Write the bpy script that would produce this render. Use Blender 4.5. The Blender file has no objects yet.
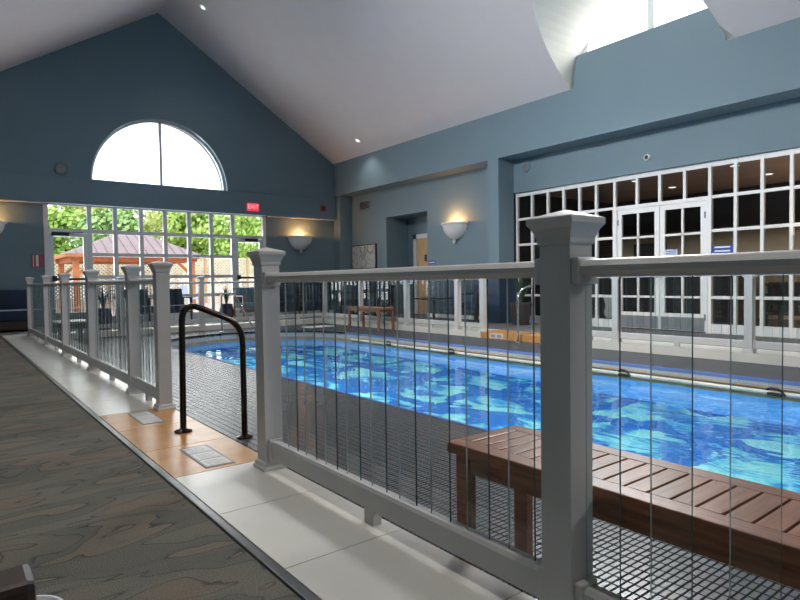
import bpy, bmesh, math, random
from mathutils import Vector, Matrix
random.seed(7)
PI = math.pi
S = bpy.context.scene
C = S.collection

# ------------------------------------------------------------------ camera
H = 0.90
yaw, pitch, roll, FPX = math.radians(37.82), math.radians(1.847), math.radians(0.8245), 588.0
fw = Vector((math.sin(yaw)*math.cos(pitch), math.cos(yaw)*math.cos(pitch), -math.sin(pitch)))
r0 = Vector((math.cos(yaw), -math.sin(yaw), 0)); d0 = fw.cross(r0)
rt = math.cos(roll)*r0 + math.sin(roll)*d0
dn = -math.sin(roll)*r0 + math.cos(roll)*d0
cd = bpy.data.cameras.new('camera'); cam = bpy.data.objects.new('camera', cd); C.objects.link(cam)
up, bk = -dn, -fw
cam.matrix_world = Matrix(((rt.x, up.x, bk.x, 0), (rt.y, up.y, bk.y, 0), (rt.z, up.z, bk.z, H), (0, 0, 0, 1)))
cd.sensor_width = 36; cd.lens = FPX/800*36; cd.clip_start = 0.02; cd.clip_end = 300
S.camera = cam

# ------------------------------------------------------------------ world, daylight, exposure
S.view_settings.view_transform = 'Standard'; S.view_settings.look = 'None'
S.view_settings.gamma = 1; S.view_settings.exposure = 0.0; S.view_settings.use_curve_mapping = False
W = bpy.data.worlds.new('overcast_sky'); S.world = W; W.use_nodes = True
SKY = 2.6
wn = W.node_tree; bg = wn.nodes['Background']
tc = wn.nodes.new('ShaderNodeTexCoord'); nz = wn.nodes.new('ShaderNodeTexNoise'); cr = wn.nodes.new('ShaderNodeValToRGB')
nz.inputs['Scale'].default_value = 3; nz.inputs['Detail'].default_value = 4
cr.color_ramp.elements[0].color = (0.80, 0.88, 1.0, 1); cr.color_ramp.elements[1].color = (1, 1, 1, 1)
wn.links.new(tc.outputs['Generated'], nz.inputs['Vector']); wn.links.new(nz.outputs['Fac'], cr.inputs['Fac'])
wn.links.new(cr.outputs['Color'], bg.inputs['Color']); bg.inputs['Strength'].default_value = SKY

def area(name, loc, direction, sx, sy, power, color=(1, 1, 1), portal=False, shape='RECTANGLE', spread=PI):
    l = bpy.data.lights.new(name, 'AREA'); l.shape = shape; l.size = sx; l.size_y = sy
    l.energy = power; l.color = color; l.spread = spread
    o = bpy.data.objects.new(name, l); C.objects.link(o); o.location = loc
    o.rotation_euler = Vector(direction).to_track_quat('-Z', 'Y').to_euler()
    if portal: l.cycles.is_portal = True
    return o
DAY = (0.98, 0.985, 1.0)
# daylight through the openings the hall has: the gable lunette, the window bank, the arched dormers
area('daylight_window_bank', (4.35, 14.98, 1.5), (0, -1, -0.15), 5.0, 2.4, 160, DAY)
area('daylight_gable_lunette', (4.27, 14.98, 4.0), (0, -1, -0.35), 2.8, 1.3, 55, DAY)
for nm, x, z, y, sg, pw, dz, spr in (('right', 8.0, 4.9, 5.24, -1, 215, -1.2, 150), ('right', 8.0, 4.9, -1.8, -1, 190, -1.2, 150), ('left', 0.2, 4.9, 5.24, 1, 215, -0.38, 100)):
    area('daylight_dormer_'+nm, (x, y, z), (sg, 0, dz), 2.1, 0.9, pw, DAY, spread=math.radians(spr))
area('daylight_dormer_glow', (9.6, 5.24, 5.4), (-1, 0, -0.4), 1.8, 0.9, 60, (1.0, 0.98, 0.92))

# ------------------------------------------------------------------ materials
def mat(name):
    m = bpy.data.materials.new(name); m.use_nodes = True
    return m, m.node_tree, m.node_tree.nodes['Principled BSDF']
def N(t, kind, **kw):
    n = t.nodes.new(kind)
    for k, v in kw.items(): setattr(n, k, v)
    return n
def pbr(name, col, rough=0.5, metal=0.0, bump=0.0, bscale=60, var=0.0, vscale=3, spec=0.5, stretch=(1, 1, 1)):
    m, t, b = mat(name)
    b.inputs['Base Color'].default_value = (*col, 1); b.inputs['Roughness'].default_value = rough
    b.inputs['Metallic'].default_value = metal; b.inputs['Specular IOR Level'].default_value = spec
    tc = N(t, 'ShaderNodeTexCoord'); mp = N(t, 'ShaderNodeMapping'); mp.inputs['Scale'].default_value = stretch
    t.links.new(tc.outputs['Object'], mp.inputs['Vector'])
    if var > 0:
        n = N(t, 'ShaderNodeTexNoise'); n.inputs['Scale'].default_value = vscale; n.inputs['Detail'].default_value = 5
        r = N(t, 'ShaderNodeValToRGB')
        r.color_ramp.elements[0].position = 0.3; r.color_ramp.elements[1].position = 0.7
        r.color_ramp.elements[0].color = (*[c*(1-var) for c in col], 1)
        r.color_ramp.elements[1].color = (*[min(1, c*(1+var)) for c in col], 1)
        t.links.new(mp.outputs['Vector'], n.inputs['Vector']); t.links.new(n.outputs['Fac'], r.inputs['Fac'])
        t.links.new(r.outputs['Color'], b.inputs['Base Color'])
    if bump > 0:
        n2 = N(t, 'ShaderNodeTexNoise'); n2.inputs['Scale'].default_value = bscale; n2.inputs['Detail'].default_value = 3
        bp = N(t, 'ShaderNodeBump'); bp.inputs['Strength'].default_value = bump; bp.inputs['Distance'].default_value = 0.01
        t.links.new(mp.outputs['Vector'], n2.inputs['Vector']); t.links.new(n2.outputs['Fac'], bp.inputs['Height'])
        t.links.new(bp.outputs['Normal'], b.inputs['Normal'])
    return m
def emit(name, col, strength):
    m, t, b = mat(name); b.inputs['Base Color'].default_value = (*col, 1)
    b.inputs['Emission Color'].default_value = (*col, 1); b.inputs['Emission Strength'].default_value = strength
    return m
def glass(name, tint=(1, 1, 1), refl=1.0, rough=0.0):
    m, t, b = mat(name); t.nodes.remove(b)
    out = t.nodes['Material Output']; tr = N(t, 'ShaderNodeBsdfTransparent'); gl = N(t, 'ShaderNodeBsdfGlossy')
    fr = N(t, 'ShaderNodeLayerWeight'); fr.inputs['Blend'].default_value = 0.5
    pw = N(t, 'ShaderNodeMath', operation='POWER'); pw.inputs[1].default_value = 5.0; mu = N(t, 'ShaderNodeMath', operation='MULTIPLY_ADD'); mu.inputs[1].default_value = 0.9*refl; mu.inputs[2].default_value = 0.04*refl
    mx = N(t, 'ShaderNodeMixShader'); tr.inputs['Color'].default_value = (*tint, 1); gl.inputs['Roughness'].default_value = rough
    t.links.new(fr.outputs['Facing'], pw.inputs[0]); t.links.new(pw.outputs[0], mu.inputs[0]); t.links.new(mu.outputs[0], mx.inputs[0])
    t.links.new(tr.outputs[0], mx.inputs[1]); t.links.new(gl.outputs[0], mx.inputs[2]); t.links.new(mx.outputs[0], out.inputs['Surface'])
    return m

M = {}
M['blue'] = pbr('blue_wall_paint', (0.142, 0.207, 0.243), 0.65, var=0.03, vscale=1.2, bump=0.05, bscale=180)
M['navy'] = pbr('navy_wainscot_paint', (0.020, 0.042, 0.075), 0.4, var=0.05)
M['ceil'] = pbr('ceiling_white', (0.60, 0.57, 0.565), 0.8, bump=0.05, bscale=200, var=0.015)
M['vault'] = pbr('dormer_white', (0.74, 0.725, 0.67), 0.7, var=0.01)
M['white'] = pbr('white_paint', (0.74, 0.74, 0.73), 0.4, var=0.02, vscale=4)
M['rail'] = pbr('railing_vinyl', (0.56, 0.54, 0.515), 0.38, var=0.03, vscale=8)
M['frame'] = pbr('window_frame_paint', (0.66, 0.68, 0.69), 0.4, var=0.02)
M['door_white'] = pbr('door_white_paint', (0.68, 0.68, 0.665), 0.4, var=0.02)
M['grey'] = pbr('grey_metal_panel', (0.22, 0.235, 0.25), 0.35, metal=0.3, var=0.05)
M['black'] = pbr('black_plastic', (0.012, 0.012, 0.013), 0.4)
M['dark_metal'] = pbr('bronze_metal', (0.045, 0.036, 0.030), 0.22, metal=0.85, var=0.1, vscale=6)
M['chrome'] = pbr('brushed_steel', (0.55, 0.55, 0.56), 0.2, metal=0.95)
M['alum'] = pbr('aluminium_trim', (0.25, 0.25, 0.25), 0.3, metal=0.8, var=0.08, vscale=20)
M['beige'] = pbr('beige_tile', (0.68, 0.645, 0.585), 0.28, var=0.05, vscale=2.5, bump=0.02, bscale=25)
M['orange'] = pbr('orange_tile', (0.52, 0.25, 0.08), 0.3, var=0.14, vscale=9, bump=0.02, bscale=25)
M['grout'] = pbr('tile_joint', (0.09, 0.085, 0.08), 0.8, var=0.1)
M['plaque'] = pbr('plaque_grey', (0.27, 0.25, 0.23), 0.5, var=0.1)
M['plaque_face'] = pbr('plaque_face', (0.58, 0.56, 0.54), 0.4, var=0.12, vscale=60)
M['plaque_ink'] = pbr('plaque_ink', (0.40, 0.39, 0.38), 0.5, var=0.1)
M['wood'] = pbr('cherry_wood', (0.225, 0.086, 0.042), 0.33, var=0.35, vscale=6, stretch=(12, 1.2, 12), bump=0.04, bscale=30)
M['wood_end'] = pbr('cherry_wood_cross', (0.24, 0.094, 0.047), 0.33, var=0.35, vscale=6, stretch=(1.2, 12, 12), bump=0.04, bscale=30)
M['darkwood'] = pbr('walnut_wood', (0.035, 0.020, 0.015), 0.4, var=0.3, vscale=10, stretch=(8, 1, 8))
M['cedar'] = pbr('cedar_timber', (0.55, 0.19, 0.075), 0.7, var=0.2, vscale=5)
M['roofmetal'] = pbr('mauve_metal_roof', (0.27, 0.19, 0.195), 0.45, var=0.08, vscale=2)
M['lattice'] = pbr('cream_lattice', (0.78, 0.70, 0.56), 0.8, var=0.08)
M['tanpost'] = pbr('tan_fence_post', (0.55, 0.36, 0.20), 0.8, var=0.1)
M['paving'] = pbr('pink_paving', (0.60, 0.46, 0.40), 0.85, var=0.12, vscale=4)
M['bark'] = pbr('bark', (0.10, 0.07, 0.05), 0.9, var=0.3, vscale=12)
M['navyfab'] = pbr('navy_fabric', (0.012, 0.026, 0.06), 0.8, var=0.15, bump=0.15, bscale=250)
M['tealfab'] = pbr('teal_fabric', (0.05, 0.13, 0.18), 0.8, var=0.15, bump=0.15, bscale=250)
M['pot'] = pbr('dark_blue_pot', (0.015, 0.018, 0.05), 0.25, var=0.2)
M['brownpot'] = pbr('brown_planter', (0.045, 0.028, 0.022), 0.5, var=0.2)
M['soil'] = pbr('soil', (0.03, 0.022, 0.016), 0.95, var=0.3, vscale=30)
M['leaf'] = pbr('dark_leaf', (0.03, 0.055, 0.025), 0.5, var=0.3, vscale=8)
M['tabletop'] = pbr('tan_tabletop', (0.34, 0.27, 0.20), 0.35, var=0.1)
M['plaster'] = pbr('white_plaster', (0.72, 0.71, 0.69), 0.6, bump=0.2, bscale=25, var=0.03)
M['red'] = emit('exit_sign_red', (0.85, 0.06, 0.10), 0.75)
M['exit_letters'] = emit('exit_letters_pink', (1.0, 0.42, 0.45), 0.9)
M['firered'] = pbr('alarm_red', (0.22, 0.03, 0.025), 0.4)
M['signred'] = pbr('sign_red', (0.33, 0.06, 0.08), 0.5)
M['signblue'] = pbr('sign_blue', (0.035, 0.06, 0.26), 0.4)
M['signlight'] = pbr('sign_pale_blue', (0.50, 0.56, 0.74), 0.4)
M['ink'] = pbr('sign_white_ink', (0.72, 0.72, 0.75), 0.5)
M['room_ceil'] = pbr('brown_ceiling', (0.46, 0.31, 0.25), 0.7, var=0.1)
M['room_wall'] = pbr('beige_room_wall', (0.44, 0.37, 0.26), 0.7, var=0.05)
M['room_floor'] = pbr('room_floor', (0.10, 0.09, 0.085), 0.5, var=0.1)
M['room_dark'] = pbr('room_charcoal', (0.035, 0.035, 0.04), 0.5, var=0.1)
M['oak'] = pbr('oak_door', (0.56, 0.36, 0.18), 0.45, var=0.15, vscale=4, stretch=(6, 6, 1))
M['poolpole'] = pbr('pale_pole', (0.62, 0.58, 0.48), 0.4, var=0.15, vscale=5)
M['polerust'] = pbr('orange_hose', (0.42, 0.27, 0.13), 0.5, var=0.2)
M['lamp_on'] = emit('downlight_glow', (1.0, 0.95, 0.85), 1.3)
M['bulb'] = emit('warm_bulb', (1.0, 0.70, 0.36), 4.0)
M['pane'] = glass('window_glass', (0.97, 0.99, 0.98), 0.6)
M['roompane'] = glass('room_glass', (0.80, 0.80, 0.78), 0.55)
M['bal'] = glass('baluster_glass', (0.965, 0.985, 0.98), 0.9)
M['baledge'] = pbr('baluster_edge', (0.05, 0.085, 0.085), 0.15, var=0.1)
M['baledge_lit'] = pbr('baluster_edge_lit', (0.36, 0.40, 0.40), 0.12, var=0.1)  # paler copy of the same glass edge, its brightness put into the colour

def mosaic(name, c1, c2, grout, bw, rh, rough, axes='XY', mortar=0.004):
    m, t, b = mat(name); tc = N(t, 'ShaderNodeTexCoord'); br = N(t, 'ShaderNodeTexBrick')
    br.offset = 0; br.squash = 1
    br.inputs['Color1'].default_value = (*c1, 1); br.inputs['Color2'].default_value = (*c2, 1); br.inputs['Mortar'].default_value = (*grout, 1)
    br.inputs['Scale'].default_value = 1; br.inputs['Mortar Size'].default_value = mortar; br.inputs['Mortar Smooth'].default_value = 0.1
    br.inputs['Brick Width'].default_value = bw; br.inputs['Row Height'].default_value = rh; br.inputs['Bias'].default_value = 0
    if axes == 'XY': t.links.new(tc.outputs['Object'], br.inputs['Vector'])
    else:
        sp = N(t, 'ShaderNodeSeparateXYZ'); cb = N(t, 'ShaderNodeCombineXYZ'); t.links.new(tc.outputs['Object'], sp.inputs[0])
        t.links.new(sp.outputs[axes[0]], cb.inputs[0]); t.links.new(sp.outputs[axes[1]], cb.inputs[1]); t.links.new(cb.outputs[0], br.inputs['Vector'])
    t.links.new(br.outputs['Color'], b.inputs['Base Color']); mr = N(t, 'ShaderNodeMapRange'); mr.inputs['To Min'].default_value = rough; mr.inputs['To Max'].default_value = 0.9; t.links.new(br.outputs['Fac'], mr.inputs['Value']); t.links.new(mr.outputs[0], b.inputs['Roughness'])
    ms = N(t, 'ShaderNodeMapRange'); ms.inputs['To Min'].default_value = 0.5; ms.inputs['To Max'].default_value = 0.05; t.links.new(br.outputs['Fac'], ms.inputs['Value']); t.links.new(ms.outputs[0], b.inputs['Specular IOR Level'])
    bp = N(t, 'ShaderNodeBump'); bp.inputs['Strength'].default_value = 0.2; bp.inputs['Distance'].default_value = 0.002; bp.invert = True
    t.links.new(br.outputs['Fac'], bp.inputs['Height']); t.links.new(bp.outputs['Normal'], b.inputs['Normal'])
    return m
M['mosaic'] = mosaic('grey_mosaic', (0.135, 0.14, 0.15), (0.11, 0.116, 0.125), (0.016, 0.016, 0.018), 0.052, 0.026, 0.27, mortar=0.0045)
M['deckdark'] = mosaic('charcoal_mosaic', (0.085, 0.09, 0.10), (0.07, 0.075, 0.082), (0.02, 0.02, 0.022), 0.052, 0.026, 0.4)
M['bluetile'] = mosaic('blue_edge_tile', (0.02, 0.07, 0.34), (0.04, 0.11, 0.42), (0.14, 0.20, 0.38), 0.075, 0.075, 0.6, 'YX')
M['facetile'] = mosaic('gutter_tile_white', (0.50, 0.50, 0.49), (0.45, 0.45, 0.44), (0.30, 0.30, 0.29), 0.025, 0.025, 0.3, 'YZ', 0.002)
M['tanband'] = pbr('tan_gutter', (0.36, 0.26, 0.12), 0.4, var=0.2, vscale=5)

def carpet():
    m, t, b = mat('patterned_carpet'); L = t.links
    tc = N(t, 'ShaderNodeTexCoord'); mp = N(t, 'ShaderNodeMapping'); mp.inputs['Rotation'].default_value = (0, 0, math.radians(38)); mp.inputs['Scale'].default_value = (1.0, 2.9, 1)
    L.new(tc.outputs['Object'], mp.inputs['Vector'])
    n = N(t, 'ShaderNodeTexNoise'); n.inputs['Scale'].default_value = 1.5; n.inputs['Detail'].default_value = 2.2; n.inputs['Distortion'].default_value = 0.45
    L.new(mp.outputs[0], n.inputs['Vector'])
    k = N(t, 'ShaderNodeMath', operation='MULTIPLY'); k.inputs[1].default_value = 10.0; L.new(n.outputs['Fac'], k.inputs[0])
    fr = N(t, 'ShaderNodeMath', operation='FRACT'); L.new(k.outputs[0], fr.inputs[0])
    fl = N(t, 'ShaderNodeMath', operation='FLOOR'); L.new(k.outputs[0], fl.inputs[0])
    wn_ = N(t, 'ShaderNodeTexWhiteNoise', noise_dimensions='1D'); L.new(fl.outputs[0], wn_.inputs['W'])
    r1 = N(t, 'ShaderNodeValToRGB'); e = r1.color_ramp.elements
    e[0].position = 0; e[0].color = (0.140, 0.132, 0.113, 1); e[1].position = 1; e[1].color = (0.205, 0.158, 0.122, 1)
    x = e.new(0.5); x.color = (0.168, 0.154, 0.130, 1)
    L.new(wn_.outputs['Value'], r1.inputs['Fac'])
    r2 = N(t, 'ShaderNodeValToRGB'); e = r2.color_ramp.elements
    e[0].position = 0.0; e[0].color = (0.36, 0.42, 0.46, 1); e[1].position = 1.0; e[1].color = (1.0, 0.97, 0.94, 1)
    x = e.new(0.05); x.color = (0.55, 0.61, 0.64, 1); x = e.new(0.12); x.color = (0.84, 0.90, 0.92, 1); x = e.new(0.45); x.color = (0.94, 0.96, 0.95, 1)
    L.new(fr.outputs[0], r2.inputs['Fac'])
    mx = N(t, 'ShaderNodeMix', data_type='RGBA', blend_type='MULTIPLY'); mx.inputs['Factor'].default_value = 1
    L.new(r1.outputs[0], mx.inputs['A']); L.new(r2.outputs[0], mx.inputs['B'])
    n2 = N(t, 'ShaderNodeTexNoise'); n2.inputs['Scale'].default_value = 220; n2.inputs['Detail'].default_value = 3; L.new(tc.outputs['Object'], n2.inputs['Vector'])
    r3 = N(t, 'ShaderNodeValToRGB'); r3.color_ramp.elements[0].position = 0.3; r3.color_ramp.elements[1].position = 0.75
    r3.color_ramp.elements[0].color = (0.6, 0.6, 0.6, 1); r3.color_ramp.elements[1].color = (1.35, 1.35, 1.35, 1); L.new(n2.outputs['Fac'], r3.inputs['Fac'])
    mx2 = N(t, 'ShaderNodeMix', data_type='RGBA', blend_type='MULTIPLY'); mx2.inputs['Factor'].default_value = 1
    L.new(mx.outputs['Result'], mx2.inputs['A']); L.new(r3.outputs[0], mx2.inputs['B'])
    L.new(mx2.outputs['Result'], b.inputs['Base Color']); b.inputs['Roughness'].default_value = 0.95; b.inputs['Specular IOR Level'].default_value = 0.2
    bp = N(t, 'ShaderNodeBump'); bp.inputs['Strength'].default_value = 0.5; bp.inputs['Distance'].default_value = 0.004
    L.new(n2.outputs['Fac'], bp.inputs['Height']); L.new(bp.outputs['Normal'], b.inputs['Normal'])
    return m
M['carpet'] = carpet()
M['carpet_far'] = pbr('grey_carpet', (0.10, 0.10, 0.10), 0.9, var=0.15, vscale=20)

def poolfloor():
    m, t, b = mat('pool_floor_tile_ripples'); L = t.links; tc = N(t, 'ShaderNodeTexCoord')
    n = N(t, 'ShaderNodeTexNoise'); n.inputs['Scale'].default_value = 1.6; n.inputs['Detail'].default_value = 3; n.inputs['Distortion'].default_value = 0.5  # warps the tile bands as rippling water would, painted into the floor
    L.new(tc.outputs['Object'], n.inputs['Vector'])
    sc = N(t, 'ShaderNodeVectorMath', operation='SCALE'); sc.inputs['Scale'].default_value = 0.9; L.new(n.outputs['Color'], sc.inputs[0])
    ad = N(t, 'ShaderNodeVectorMath', operation='ADD'); L.new(tc.outputs['Object'], ad.inputs[0]); L.new(sc.outputs[0], ad.inputs[1])
    sp = N(t, 'ShaderNodeSeparateXYZ'); L.new(ad.outputs[0], sp.inputs[0])
    def band(axis, period, width):
        d = N(t, 'ShaderNodeMath', operation='MULTIPLY'); d.inputs[1].default_value = 1/period; L.new(sp.outputs[axis], d.inputs[0])
        f = N(t, 'ShaderNodeMath', operation='FRACT'); L.new(d.outputs[0], f.inputs[0])
        g = N(t, 'ShaderNodeMath', operation='LESS_THAN'); g.inputs[1].default_value = width; L.new(f.outputs[0], g.inputs[0])
        return g
    a, c = band('X', 0.95, 0.26), band('Y', 1.35, 0.16)
    mxm = N(t, 'ShaderNodeMath', operation='MAXIMUM'); L.new(a.outputs[0], mxm.inputs[0]); L.new(c.outputs[0], mxm.inputs[1])
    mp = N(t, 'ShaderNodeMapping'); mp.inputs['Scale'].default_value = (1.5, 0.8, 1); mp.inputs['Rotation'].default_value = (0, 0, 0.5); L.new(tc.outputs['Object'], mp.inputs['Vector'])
    n3 = N(t, 'ShaderNodeTexNoise'); n3.inputs['Scale'].default_value = 1.5; n3.inputs['Detail'].default_value = 4; n3.inputs['Distortion'].default_value = 1.6  # blotches paint the water's turbulent light and dark onto the floor
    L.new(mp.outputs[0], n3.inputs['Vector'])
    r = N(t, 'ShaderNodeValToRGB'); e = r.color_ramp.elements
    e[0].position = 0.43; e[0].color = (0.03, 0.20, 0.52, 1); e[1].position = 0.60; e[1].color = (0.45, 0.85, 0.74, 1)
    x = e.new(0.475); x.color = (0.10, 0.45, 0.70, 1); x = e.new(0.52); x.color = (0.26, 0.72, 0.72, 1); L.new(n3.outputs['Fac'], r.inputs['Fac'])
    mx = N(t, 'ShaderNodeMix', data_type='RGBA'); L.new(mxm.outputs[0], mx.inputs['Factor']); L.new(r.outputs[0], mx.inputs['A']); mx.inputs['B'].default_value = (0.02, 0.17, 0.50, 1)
    L.new(mx.outputs['Result'], b.inputs['Base Color']); b.inputs['Roughness'].default_value = 0.5
    return m
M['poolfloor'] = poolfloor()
M['poolwall'] = mosaic('pool_wall_tile', (0.07, 0.27, 0.58), (0.10, 0.33, 0.64), (0.2, 0.4, 0.65), 0.1, 0.1, 0.3, 'YZ')

def water():
    m, t, b = mat('pool_water_surface'); L = t.links; t.nodes.remove(b); out = t.nodes['Material Output']
    tc = N(t, 'ShaderNodeTexCoord'); mp = N(t, 'ShaderNodeMapping'); mp.inputs['Scale'].default_value = (1.0, 0.75, 1); L.new(tc.outputs['Object'], mp.inputs['Vector'])
    n = N(t, 'ShaderNodeTexNoise'); n.inputs['Scale'].default_value = 2.0; n.inputs['Detail'].default_value = 2.5; n.inputs['Distortion'].default_value = 0.8; L.new(mp.outputs[0], n.inputs['Vector'])
    # choppier near the jets (towards small Y), calmer at the far end
    sp = N(t, 'ShaderNodeSeparateXYZ'); L.new(tc.outputs['Object'], sp.inputs[0])
    mr = N(t, 'ShaderNodeMapRange'); mr.inputs['From Min'].default_value = 1.0; mr.inputs['From Max'].default_value = 5.5; mr.inputs['To Min'].default_value = 0.34; mr.inputs['To Max'].default_value = 0.07
    L.new(sp.outputs['Y'], mr.inputs['Value'])
    bp = N(t, 'ShaderNodeBump'); bp.inputs['Distance'].default_value = 0.12; L.new(mr.outputs[0], bp.inputs['Strength']); L.new(n.outputs['Fac'], bp.inputs['Height'])
    tr = N(t, 'ShaderNodeBsdfRefraction'); tr.inputs['Color'].default_value = (0.80, 0.96, 1.0, 1); tr.inputs['IOR'].default_value = 1.33; tr.inputs['Roughness'].default_value = 0.0; L.new(bp.outputs[0], tr.inputs['Normal'])
    gl = N(t, 'ShaderNodeBsdfGlossy'); gl.inputs['Roughness'].default_value = 0.02; L.new(bp.outputs[0], gl.inputs['Normal'])
    fr = N(t, 'ShaderNodeFresnel'); fr.inputs['IOR'].default_value = 1.33; L.new(bp.outputs[0], fr.inputs['Normal'])
    mx = N(t, 'ShaderNodeMixShader'); L.new(fr.outputs[0], mx.inputs[0]); L.new(tr.outputs[0], mx.inputs[1]); L.new(gl.outputs[0], mx.inputs[2]); L.new(mx.outputs[0], out.inputs['Surface'])
    return m
M['water'] = water()

def foliage(name, c1, c2):
    m, t, b = mat(name); L = t.links; oi = N(t, 'ShaderNodeTexCoord'); n = N(t, 'ShaderNodeTexNoise'); n.inputs['Scale'].default_value = 1.8; n.inputs['Detail'].default_value = 4
    L.new(oi.outputs['Object'], n.inputs['Vector']); r = N(t, 'ShaderNodeValToRGB'); r.color_ramp.elements[0].position = 0.35; r.color_ramp.elements[1].position = 0.65
    r.color_ramp.elements[0].color = (*c1, 1); r.color_ramp.elements[1].color = (*c2, 1); L.new(n.outputs['Fac'], r.inputs['Fac']); L.new(r.outputs[0], b.inputs['Base Color'])
    b.inputs['Roughness'].default_value = 0.7
    return m
M['fol1'] = foliage('spring_leaves', (0.32, 0.52, 0.09), (0.54, 0.70, 0.20))
M['fol2'] = foliage('bluish_leaves', (0.27, 0.47, 0.15), (0.45, 0.62, 0.25))
M['fol3'] = foliage('yellow_leaves', (0.45, 0.54, 0.14), (0.66, 0.70, 0.28))

def painting():
    m, t, b = mat('abstract_canvas'); L = t.links; tc = N(t, 'ShaderNodeTexCoord')
    n = N(t, 'ShaderNodeTexNoise'); n.inputs['Scale'].default_value = 1.6; n.inputs['Detail'].default_value = 2.5; n.inputs['Distortion'].default_value = 1.6; L.new(tc.outputs['Object'], n.inputs['Vector'])
    r = N(t, 'ShaderNodeValToRGB'); e = r.color_ramp.elements; e[0].position = 0.2; e[0].color = (0.28, 0.27, 0.26, 1); e[1].position = 0.8; e[1].color = (0.50, 0.38, 0.32, 1)
    for p, c in ((0.42, (0.50, 0.48, 0.45)), (0.48, (0.16, 0.17, 0.17)), (0.51, (0.52, 0.50, 0.47)), (0.60, (0.34, 0.37, 0.36))): x = e.new(p); x.color = (*c, 1)
    L.new(n.outputs['Fac'], r.inputs['Fac']); L.new(r.outputs[0], b.inputs['Base Color']); b.inputs['Roughness'].default_value = 0.7
    return m
M['painting'] = painting()

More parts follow.
